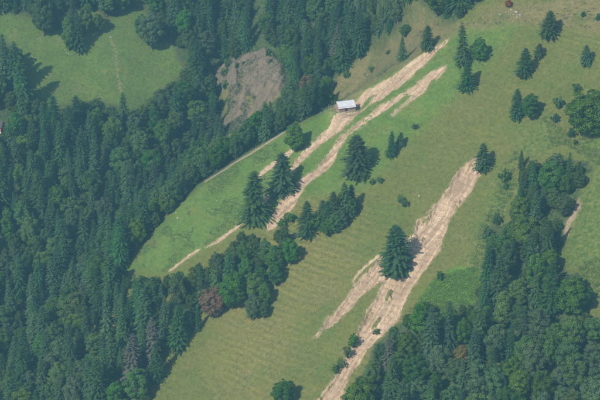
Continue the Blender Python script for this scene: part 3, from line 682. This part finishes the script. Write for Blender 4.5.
for u, v, h, w, mt, lb in SHRUB: stand_px('shrub', u, v, h, w, lb, mt)

# ------------------------------------------------------------------ the woods: trees sown over the land
HUT_R = 13.0
HOUSE = pick(-3, 132)[0]
def sow():
    n = 70000
    x = rng.uniform(-215, 200, n); y = rng.uniform(715, 1300, n)
    z = dem(x, y); u, v = project(x, y, z)
    ok = (u > -25) & (u < 625) & (v > -20) & (v < 470)
    x, y, z, u, v = [a[ok] for a in (x, y, z, u, v)]
    d, s = crest_dist(x, y)
    kindn = fbm(x, y, 45, 2, 91) + rng.normal(0, 0.22, len(x))
    frac = np.where(u > 340, np.where(v > 230, np.where((u < 510) & (v < 330), 0.02, -0.14), np.where(u < 545, 0.06, -0.1)), -0.04); frac = np.where((u > 280) & (v < 80) & (u < 545), 0.16, frac)
    frac = np.where((u < 175) & (v > 215), -0.17, frac)
    frac = np.where((u > 175) & (u < 310) & (v > 225), -0.28, frac)
    spr = kindn + frac > 0.0
    small = np.arange(len(x)) > 0.45 * len(x); spr &= ~small | (rng.random(len(x)) < 0.5)
    h = np.where(spr, rng.uniform(17, 30, len(x)), rng.uniform(13, 21.5, len(x))) * np.where(small, rng.uniform(0.5, 0.8, len(x)), 1)
    w = np.where(spr, h * rng.uniform(0.32, 0.46, len(x)), h * rng.uniform(0.48, 0.70, len(x)))
    edge = (u > 480) & (v < 240); h = np.where(edge, h * 0.78, h); w = np.where(edge, w * 0.85, w)
    HB = [(-20, 113), (6, 113), (6, 133), (-20, 133)]
    def ok_px(uu, vv):
        uu = np.asarray(uu); vv = np.asarray(vv)
        f = (inside(uu, vv, FAR) & ~inside(uu, vv, MEADOW) & ~inside(uu, vv, RAVINE) & ~inside(uu, vv, SLOT) & ~inside(uu, vv, HB)) | (inside(uu, vv, WOOD_R) & ~inside(uu, vv, GLADE))
        return f | (vv < -5) | (vv > 405)
    good = np.ones(len(x), bool); seen_any = np.zeros(len(x), bool); show = np.zeros(len(x))
    for fz, fx in ((0.0, 0), (0.25, -0.8), (0.25, 0.8), (0.5, -0.6), (0.5, 0.6), (0.88, 0)):
        px, pz = x + fx * w / 2, z + fz * h
        uu, vv = project(px, y, pz)
        vis = y < sight(uu, vv) + 6
        good &= ok_px(uu, vv) | ~vis
        if fz > 0.2: seen_any |= vis & (uu > -8) & (uu < 608) & (vv > -6) & (vv < 408); show += vis
    ut, vt = project(x, y, z + 1.0 * h); seen_any |= (y < sight(ut, vt) + 60) & (vt > -8) & (ut > -10) & (ut < 610) & (vt < 402)
    # no tree foot on open ground even where the ridge hides it
    sdm = np.minimum(sd_poly(x, y, L_MEADOW), np.minimum(sd_poly(x, y, L_DRY), sd_poly(x, y, L_RAVINE)))
    good &= seen_any & (sdm > 0.5) & (np.hypot(x - HUT[0], y - HUT[1]) > HUT_R) & (np.hypot(x - HOUSE[0], y - HOUSE[1]) > 11)
    inw = sd_poly(x, y, L_WOOD) < 1
    good &= (d > 5) | inw | (u < 302) & inside(u, v, FAR) 
    idx = np.nonzero(good)[0]
    kept = []; cell = {}
    def near(px, py, r):
        i, j = int(px // 10), int(py // 10)
        for a in (-1, 0, 1):
            for b in (-1, 0, 1):
                for (qx, qy, qr) in cell.get((i + a, j + b), ()):
                    if math.hypot(px - qx, py - qy) < 0.78 * (r + qr): return True
        return False
    for (qx, qy, qr) in TREES: cell.setdefault((int(qx // 10), int(qy // 10)), []).append((qx, qy, qr))
    for i in idx:
        if not near(x[i], y[i], w[i] / 2):
            kept.append(i); cell.setdefault((int(x[i] // 10), int(y[i] // 10)), []).append((x[i], y[i], w[i] / 2))
    kept = np.array(kept)
    return [a[kept] for a in (x, y, z, u, v, spr, h, w, show)]
X_, Y_, Z_, U_, V_, SPR, H_, W_, SHOW = sow()
def region(u, v, d):
    if u > 335 and v > 150:
        if v < 268 and u > 470: return 'in the tall wood on the right meadow', 'right wood'
        if u > 490: return 'in the lower right wood near the corner', 'lower right corner wood'
        return 'in the lower wood right beside the widest landslide', 'wood beside the landslide'
    if u > 345 and v < 110: return 'in the forest above the dry brown slope', 'forest above the dry slope'
    if u > 255 and v < 62: return 'in the upper forest above the rock slab', 'forest above the rock slab'
    if u > 255 and v < 190: return 'in the forest strip between rock slab and ridge', 'forest strip behind the ridge'
    if u > 178 and v < 70: return 'in the forest at the head of the ravine', 'forest at the ravine head'
    if v < 24: return 'in the forest along the top of the far meadow', 'forest above the far meadow'
    if v > 235 and u > 165: return 'in the wood between the slides and the mown meadow', 'wood above the mown meadow'
    if v > 300: return 'in the forest of the lower left corner', 'lower left forest'
    if u < 95: return 'in the forest at the left below the far meadow', 'forest below the far meadow'
    return 'in the forest on the valley side opposite the ridge', 'opposite valley forest'
MARKS = [('the rust-red tree', 213, 304), ('the greyish dry spruce', 133, 360), ('the rock slab', 262, 80), ('the hut', 345, 103), ('the small reddish tree by the slab', 307, 86), ('the tall left-edge spruces', 14, 75),
  ('the bright green right-hand tree', 573, 297), ('the yellowing tree', 461, 355), ('the leftmost lone spruce', 255, 197), ('the bright shrub patch', 455, 285), ('the small grass glade', 568, 327), ('the farmhouse', 1, 126),
  ('the pale boulder under the ridge', 178, 216), ('the eroded gully track', 575, 212), ('the spruce under the stony path', 124, 110), ('the large far-meadow tree', 152, 33), ('the broken rock ledge', 226, 80),
  ('the tip of the grassy spur', 122, 276), ('the greyish bare patch', 422, 318), ('the lower left corner', 0, 400), ('the lower right corner', 600, 400), ('the top left corner', 0, 0), ('the head of the dry slope', 437, 15),
  ('the lower end of the landslide', 345, 395), ('the top of the clump in mid meadow', 340, 190), ('the lower forest edge of the mown meadow', 160, 395), ('the green slot above the slab', 256, 20), ('the lone spruce nearest the ridge', 403, 48)]
DIRS = ['right of', 'to the upper right of', 'above', 'to the upper left of', 'left of', 'to the lower left of', 'below', 'to the lower right of']
order = np.argsort(-(SHOW * H_ * W_ / (Y_ ** 2)))
count = {True: 0, False: 0}; rest = []; chosen = []; bins = {}
for i in order:
    sp = bool(SPR[i])
    if count[sp] >= 300: rest.append(i); continue
    count[sp] += 1
    r = rng.random(); mt = ('drywood' if r < 0.015 else 'spruce') if sp else 'pale' if r < 0.22 else 'fresh' if r < 0.30 and U_[i] > 340 else 'broad'
    uu, vv = project(X_[i], Y_[i], Z_[i] + 0.6 * H_[i]); uu, vv = float(uu), float(vv)
    dd = [math.hypot(uu - a, vv - b) for _, a, b in MARKS]; k = int(np.argmin(dd))
    ang = int(round(math.atan2(MARKS[k][2] - vv, uu - MARKS[k][1]) / (math.pi / 4))) % 8
    bins.setdefault((k, ang, sp), []).append((dd[k], i)); chosen.append((i, mt, k, ang))
rank = {}
for key, lst in bins.items():
    for q, (_, i) in enumerate(sorted(lst)): rank[i] = q
for i, mt, k, ang in chosen:
    where, grp = region(U_[i], V_[i], 0); q = rank[i]
    adj = {'pale': 'pale green ', 'fresh': 'bright green ', 'broad': 'mid-green ', 'spruce': 'dark ', 'drywood': 'greyish dry '}[mt]
    sp = bool(SPR[i]); kd = 'spruce' if sp else 'broadleaf tree'
    if q < len(ORD): lb = (ORD[q] + ' ' + kd + ' ' + DIRS[ang] + ' ' + MARKS[k][0]) if q else ('nearest ' + kd + ' ' + DIRS[ang] + ' ' + MARKS[k][0])
    else: lb = adj + kd + ' ' + where
    if mt in ('pale', 'fresh', 'drywood') and q < len(ORD) and len(lb.split()) < 14: lb += ', ' + adj.strip()
    stand('spruce' if sp else 'broad', X_[i], Y_[i], H_[i], W_[i], lb, 'spruce tree' if sp else 'broadleaf tree', mt, ('spruces of the ' if sp else 'broadleaf trees of the ') + grp)
print('trees sown', len(X_), 'spruce', int(SPR.sum()), 'rest', len(rest))
if rest:
    for sp, mt in ((True, 'spruce'), (False, 'broad')):
        parts = []; tints = []
        for i in [i for i in rest if bool(SPR[i]) == sp]:
            b = LIB['spruce' if sp else 'broad']; raw = b['vars'][int(rng.integers(len(b['vars'])))]['raw']; an = rng.random() * 6.28; c, s = math.cos(an), math.sin(an)
            for V, F in ((raw[0], raw[1]), (raw[3], raw[4])):
                q = np.stack([V[:, 0] * c - V[:, 1] * s, V[:, 0] * s + V[:, 1] * c, V[:, 2]], -1) * np.array([W_[i] / 2 / b['R']] * 2 + [H_[i] / b['H']]) + np.array([X_[i], Y_[i], Z_[i]])
                parts.append((q, F))
            tints += [raw[2], np.full(len(raw[4]), 0.1)]
        if parts:
            V, F = cat(parts)
            tag(obj('forest', mesh('forest', V, F, M[mt], np.concatenate(tints))), 'mass of smaller ' + ('spruces' if sp else 'broadleaf trees') + ' filling the gaps deep in the forest', 'forest', kind='stuff')

# ------------------------------------------------------------------ ground cover nobody could count
def leafmass(name, x, y, n_each, size, height, mat, label, cat_, seed, spread=0.5):
    R = np.random.default_rng(seed); z = carved(x, y); k = len(x)
    p = np.repeat(np.stack([x, y, z], -1), n_each, 0); n = len(p)
    hh = np.repeat(height * R.uniform(0.5, 1.2, k), n_each)
    p = p + np.stack([R.normal(0, spread, n), R.normal(0, spread, n), R.random(n) * hh], -1)
    nr = unit(R.normal(size=(n, 3)) * 0.5 + np.array([-0.4, -0.5, 1.0])); a = unit(np.cross(nr, R.normal(size=(n, 3)))); b = np.cross(nr, a)
    V, F = kites(p, a, b, size * R.uniform(0.7, 1.4, n), size * 0.36 * R.uniform(0.7, 1.3, n))
    T = np.clip(np.repeat(R.random(k), n_each) * 0.7 + R.random(n) * 0.4 - 0.05, 0, 1)
    return tag(obj(name, mesh(name, V, F, mat, T)), label, cat_, kind='stuff')
def scatter(n, poly, seed, test=None):
    R = np.random.default_rng(seed); P = np.array([p[:2] for p in poly]); lo = np.maximum(P.min(0), [-215, 720]); hi = np.minimum(P.max(0), [215, 1290])
    x = R.uniform(lo[0], hi[0], n); y = R.uniform(lo[1], hi[1], n); k = sd_poly(x, y, poly) + 5 * fbm(x, y, 12, 2, seed) < 0
    if test is not None: k &= test(x, y)
    return x[k], y[k]
def off_scars(x, y):
    m = np.ones(x.shape, bool)
    for P in PATCH.values(): m &= sd_near(x, y, P['poly'], 8) > 1.2
    return m
x, y = scatter(2600, L_SHRUBS, 501); leafmass('shrubbery', x, y, 7, 0.45, 0.35, M['bright'], 'bright green low shrubbery between landslide and right wood', 'shrubbery', 1, 0.6)
x, y = scatter(2200, L_DRY, 521, lambda x, y: fbm(x, y, 9, 3, 523) > 0.16); leafmass('heath', x, y, 16, 0.4, 0.5, M['under'], 'low dark heath tufts dotting the dry brown slope', 'heath', 7, 0.55)
x, y = scatter(5000, L_RAVINE, 525, lambda x, y: (fbm(x, y, 8, 3, 527) > 0.05)); leafmass('scrub', x, y, 14, 0.45, 0.7, M['under'], 'low green scrub creeping over the ravine side', 'scrub', 8, 0.7)
x, y = scatter(40000, L_LIGHT, 531, lambda x, y: off_scars(x, y) & (x < -10) & (fbm(x, y, 7, 3, 533) > 0.10)); leafmass('herbs', x, y, 5, 0.36, 0.3, M['weeds'], 'patches of taller herbs on the left grassy spur', 'herbs', 9, 0.5)
x, y = scatter(16000, L_WEEDS, 502, lambda x, y: off_scars(x, y) & (fbm(x, y, 14, 3, 503) > 0.02)); leafmass('weeds', x, y, 7, 0.42, 0.6, M['weeds'], 'tall green weeds round the right wood', 'weeds', 2, 0.6)
xa = rng.uniform(-205, 180, 34000); ya = rng.uniform(720, 1280, 34000)
da, _ = crest_dist(xa, ya); open_ = np.minimum(np.minimum(sd_poly(xa, ya, L_MEADOW), sd_poly(xa, ya, L_RAVINE)), sd_poly(xa, ya, L_DRY)) > 1.5
wd = ((da > 9) & open_) | (sd_poly(xa, ya, L_WOOD) < -1)
leafmass('undergrowth', xa[wd][:14000], ya[wd][:14000], 8, 0.6, 1.2, M['under'], 'dark green undergrowth on the forest floor between trunks', 'undergrowth', 3, 0.9)
xg = rng.uniform(-150, 190, 90000); yg = rng.uniform(740, 1110, 90000); dg, _ = crest_dist(xg, yg)
kg = (dg < 2) & off_scars(xg, yg) & (sd_poly(xg, yg, L_WOOD) > 0) & (fbm(xg, yg, 20, 3, 511) > -0.12)
leafmass('grass', xg[kg], yg[kg], 3, 0.34, 0.12, M['tuft'], 'meadow grass tufts over the open slope', 'grass', 4, 0.5)
xg = rng.uniform(-180, 130, 50000); yg = rng.uniform(960, 1300, 50000)
kg = np.minimum(np.minimum(sd_poly(xg, yg, L_DRY), sd_poly(xg, yg, L_RAVINE)), sd_poly(xg, yg, L_MEADOW)) < 0
leafmass('dry_grass', xg[kg], yg[kg], 4, 0.40, 0.2, M['tuft'], 'rough grass tufts of the far meadow and the dry slopes', 'grass', 5, 0.6)

# ------------------------------------------------------------------ stones
def stone(u, v, r, label, mat='stone', seed=0, group=None, name='boulder'):
    r = r * 0.55; p = pick(u, v)[0]; V, F = lump(r, 700 + seed, 2)
    z = float(carved(p[0:1], p[1:2])[0])
    return tag(obj(name, mesh(name, V, F, M[mat]), loc=(p[0], p[1], z + 0.08 * r)), label, 'boulder', group)
ST = [(419, 196, 1.2, 'pale boulder alone on the meadow left of the widest landslide'), (178, 218, 1.5, 'pale boulder on the grass just below the ridge edge'), (176, 213, 1.0, 'smaller pale boulder above another below the ridge edge'),
      (232, 201, 1.0, 'pale stone left of the leftmost lone spruce'), (217, 201, 0.8, 'smaller pale stone further left of the lone spruce'), (205, 211, 0.6, 'small stone in the grass between ridge edge and earth strip'), (342, 154, 0.6, 'small pale stone right of the winding slide'),
      (378, 276, 1.1, 'light grey boulder lying in the fork of the widest landslide'), (546, 131, 0.7, 'small pale stone on the right meadow left of the big round tree'),
      (358, 54, 1.5, 'white boulder at the forest edge of the dry slope'), (359, 60, 1.0, 'smaller white boulder at the forest edge of the dry slope'), (367, 75, 1.1, 'pale stone low on the dry slope'),
      (354, 36, 1.8, 'pinkish rock among trees above the dry slope'), (369, 43, 1.7, 'pinkish rock at the top edge of the dry slope')]
for i, (u, v, r, lb) in enumerate(ST): stone(u, v, r, lb, seed=i)
for i, (u, v, r) in enumerate([(506, 12, 1.2), (511, 10, 1.7), (516, 12, 1.9), (520, 15, 1.4), (513, 15, 1.3), (517, 17, 1.2), (500, 14, 1.0), (509, 14, 1.0)]):
    stone(u, v, r, ORD[int(np.argsort(np.argsort([506, 511, 516, 520, 513, 517, 500, 509]))[i])] + ' boulder from the left in the rock pile under the orange-red tree', 'greystone', 30 + i, 'boulders of the rock pile')
for i, (u, v) in enumerate([(38, 39), (40, 38), (41, 40)]): stone(u, v, 0.9, ORD[i] + ' pale stone from the left at the foot of the tall far-meadow tree', 'stone', 50 + i, 'stones at the tall tree')
for i, (u, v) in enumerate([(65, 50), (67, 53), (69, 54), (72, 54), (79, 54)]): stone(u, v, 0.9, ORD[i] + ' pale stone from the left at the foot of the far-meadow clump', 'stone', 60 + i, 'stones at the clump')
for i, (u, v) in enumerate([(99, 14), (103, 22), (106, 26), (108, 30), (111, 37), (114, 46), (116, 52), (116, 58), (117, 68), (118, 76), (119, 85), (120, 88)]):
    stone(u, v, [0.8, .9, 1.0, .8, 1.0, 1.0, 1.0, .6, .6, .9, .8, .9][i], ORD[i] + ' pale stone from the top in the line down the far meadow', 'stone', 70 + i, 'stones in a line down the far meadow')
# ------------------------------------------------------------------ the hut on the ridge
def part(name, builds, mat, parent): return obj(name, mesh(name, *cat(builds), mat), parent)
def prism(tri, x0, x1):
    """triangle or quad given in (y, z), drawn out along x"""
    n = len(tri); V = np.array([(x0, a, b) for a, b in tri] + [(x1, a, b) for a, b in tri])
    F = [(i, (i + 1) % n, (i + 1) % n + n, i + n) for i in range(n)]
    if n == 4: F += [(3, 2, 1, 0), (4, 5, 6, 7)]
    else: F += [(2, 1, 0, 0), (3, 4, 5, 5)]
    return V, np.array(F)
hx, hy = float(HUT[0]), float(HUT[1]); hz = float(carved(HUT[0:1], HUT[1:2])[0])
hut = empty('alpine_hut', (hx, hy, hz), math.radians(20)); tag(hut, 'small alpine hut with pale tin roof on the ridge edge', 'hut')
HL, HW, HE, HR = 8.8, 6.2, 2.45, 4.7          # length, depth, eave and ridge heights
part('foundation', [box((0, 0, -1.6), (HL + 0.3, HW + 0.3, 3.6))], M['stone'], hut)
for sy in (-1, 1):
    for k in range(10):
        if k > 8: continue
        if sy == -1 and k < 7:
            part('plank', [box((-HL / 2 + 1.55 + 0, sy * HW / 2, 0.2 + 0.28 * k + 0.13), (3.0, 0.16, 0.26)), ], M['plank'], hut)
            part('plank', [box((HL / 2 - 2.1, sy * HW / 2, 0.2 + 0.28 * k + 0.13), (4.1, 0.16, 0.26)), ], M['plank'], hut)
        else: part('plank', [box((0, sy * HW / 2, 0.2 + 0.28 * k + 0.13), (HL, 0.16, 0.26))], M['plank'], hut)
for sx in (-1, 1):
    for k in range(18):
        z0 = 0.2 + 0.28 * k + 0.13; wd_ = HW - 0.3 if z0 < HE else (HW - 0.3) * (HR - z0) / (HR - HE)
        if wd_ > 0.5: part('plank', [box((sx * HL / 2, 0, z0), (0.16, wd_, 0.26))], M['plank'], hut)
for sx in (-1, 1):
    for sy in (-1, 1): part('corner_post', [box((sx * HL / 2, sy * HW / 2, 1.25), (0.28, 0.28, 2.2))], M['oldwood'], hut)
door = part('door', [box((-HL / 2 + 3.05 + 0.45, -HW / 2 - 0.04, 1.25), (0.9, 0.1, 2.0))], M['darkwood'], hut)
part('handle', [box((-HL / 2 + 3.8, -HW / 2 - 0.12, 1.25), (0.06, 0.06, 0.18))], M['tin'], door)
for wx in (1.9, 3.3):
    w_ = part('window', [box((wx, -HW / 2 - 0.10, 1.5), (0.8, 0.05, 0.7))], M['glass'], hut)
    part('frame', [box((wx, -HW / 2 - 0.13, 1.9), (1.0, 0.1, 0.1)), box((wx, -HW / 2 - 0.13, 1.1), (1.0, 0.1, 0.1)), box((wx - 0.45, -HW / 2 - 0.13, 1.5), (0.1, 0.1, 0.7)), box((wx + 0.45, -HW / 2 - 0.13, 1.5), (0.1, 0.1, 0.7)), box((wx, -HW / 2 - 0.13, 1.5), (0.06, 0.06, 0.7))], M['oldwood'], w_)
roof = part('roof', [prism([(-HW / 2 - 0.5, HE - 0.44), (-HW / 2 - 0.5, HE - 0.34), (0, HR + 0.12), (0, HR)], -HL / 2 - 0.45, HL / 2 + 0.45), prism([(HW / 2 + 0.5, HE - 0.34), (HW / 2 + 0.5, HE - 0.44), (0, HR - 0.01), (0, HR + 0.11)], -HL / 2 - 0.45, HL / 2 + 0.45)], M['darkwood'], hut)
ns = 10; wsh = (HL + 0.9) / ns
for sy in (-1, 1):
    for k in range(ns):
        x0 = -HL / 2 - 0.45 + k * wsh; e = sy * (HW / 2 + 0.55); dz = 0.005 * (k % 3)
        part('roof_sheet', [prism([(e, HE - 0.27 + dz), (e, HE - 0.23 + dz), (sy * 0.02, HR + 0.24 + dz), (sy * 0.02, HR + 0.20 + dz)], x0, x0 + wsh - 0.002)], M['tin'], roof)
part('ridge_cap', [box((0, 0, HR + 0.28), (HL + 0.94, 0.4, 0.06))], M['tin'], roof)
def at_hut(u, v):
    p = pick(u, v)[0]; return p[0], p[1], float(carved(p[0:1], p[1:2])[0])
for i, (u, v, hgt) in enumerate([(321, 114, 1.4), (324, 112, 1.5), (326, 111, 1.6), (328.7, 111.5, 2.4), (331, 112, 1.5), (333.5, 112.5, 1.4)]):
    x, y, z = at_hut(u, v); po = part('fence_post', [tube([(0, 0, -0.4), (0.02, 0, hgt * .5), (0.05, 0.03, hgt)], [0.11, 0.10, 0.085], 6)], M['oldwood'], None)
    po.location = (x, y, z); tag(po, 'tall pale gate post left of the hut' if hgt > 2 else ORD[i] + ' fence post from the left, short and grey, left of the hut', 'fence post', None if hgt > 2 else 'fence posts left of the hut')
x, y, z = at_hut(341, 112); tr = empty('water_trough', (x, y, z), math.radians(15)); tag(tr, 'pale water trough in front of the hut', 'trough')
part('basin', [box((0, -0.42, 0.5), (2.4, 0.12, 0.6)), box((0, 0.42, 0.5), (2.4, 0.12, 0.6)), box((-1.14, 0, 0.5), (0.12, 0.72, 0.6)), box((1.14, 0, 0.5), (0.12, 0.72, 0.6)), box((0, 0, 0.24), (2.16, 0.72, 0.1))], M['white'], tr)
part('water', [box((0, 0, 0.62), (2.14, 0.70, 0.04))], M['glass'], tr)
for sx in (-1, 1): part('leg', [box((sx * 0.8, 0, -0.05), (0.25, 0.7, 0.5))], M['stone'], tr)
x, y, z = at_hut(336, 112); wp = empty('log_pile', (x, y, z), math.radians(20)); tag(wp, 'stack of brown logs under the left gable of the hut', 'log pile')
for r_ in range(4):
    for k in range(6 - (r_ % 2)):
        part('log', [tube([(-1.0, 0.3 * k + 0.15 * (r_ % 2) - 0.8, 0.1 + 0.26 * r_), (1.0, 0.3 * k + 0.15 * (r_ % 2) - 0.8, 0.1 + 0.26 * r_)], [0.14, 0.14], 7)], M['plank'], wp)
x, y, z = at_hut(359, 102); sn = part('snag', [tube([(0, 0, -0.5), (0.1, 0, 1.2), (0.0, 0.1, 2.6), (0.15, 0, 3.6)], [0.22, 0.18, 0.12, 0.04], 6), tube([(0.0, 0.05, 1.9), (0.6, 0.1, 2.6)], [0.07, 0.02], 5), tube([(0.05, 0, 1.4), (-0.5, 0.1, 2.0)], [0.07, 0.02], 5)], M['bark'], None)
sn.location = (x, y, z); tag(sn, 'dark bare tree snag right beside the hut', 'tree snag')

# ------------------------------------------------------------------ the house cut off by the left edge
hz = float(carved(HOUSE[0:1], HOUSE[1:2])[0])
ho = empty('farmhouse', (float(HOUSE[0]), float(HOUSE[1]), hz), math.radians(-10)); tag(ho, 'red and white farmhouse cut off by the left edge among spruces', 'house')
part('lower_wall', [box((0, 0, 0.0), (7, 6, 2.6))], M['white'], ho)
part('upper_wall', [box((0, 0, 2.8), (7.1, 6.1, 3.0)), prism([(-3.0, 4.3), (3.0, 4.3), (0, 6.4)], -3.5, 3.5)], M['redtile'], ho)
rf = part('roof', [prism([(-3.9, 3.9), (-3.9, 4.1), (0, 6.85), (0, 6.6)], -4.2, 4.2), prism([(3.9, 4.1), (3.9, 3.9), (0, 6.59), (0, 6.84)], -4.2, 4.2)], M['darkwood'], ho)
part('chimney', [box((1.2, 0.8, 6.9), (0.7, 0.7, 1.6))], M['redtile'], rf)
for wx in (-2.0, 0.2, 2.4):
    w_ = part('window', [box((wx, -3.07, 3.2), (0.9, 0.1, 1.0))], M['glass'], ho); part('sill', [box((wx, -3.14, 2.64), (1.1, 0.2, 0.1))], M['white'], w_)
w_ = part('window', [box((3.58, -0.6, 3.2), (0.1, 1.2, 1.1))], M['glass'], ho); part('sill', [box((3.66, -0.6, 2.6), (0.2, 1.4, 0.1))], M['white'], w_)

# ------------------------------------------------------------------ the air
zlo = float(Z.min()) - 1.5; zhi = max(CAM_Z + 5, float(Z.max()) + 40)
hm, hn_, hl_, hp_ = nt('haze_air'); hn_.remove(hp_)
pv = hn_.new('ShaderNodeVolumePrincipled'); pv.inputs['Color'].default_value = (0.28, 0.66, 0.90, 1); pv.inputs['Density'].default_value = HAZE_DENSITY; pv.inputs['Anisotropy'].default_value = 0.0
hl_.new(pv.outputs['Volume'], hn_['Material Output'].inputs['Volume'])
bv, bf = box((0, 890, (zlo + zhi) / 2), (2820, 2640, zhi - zlo))
tag(obj('haze', mesh('haze', bv, bf, hm)), 'thin blue summer haze filling the valley air', kind='stuff')
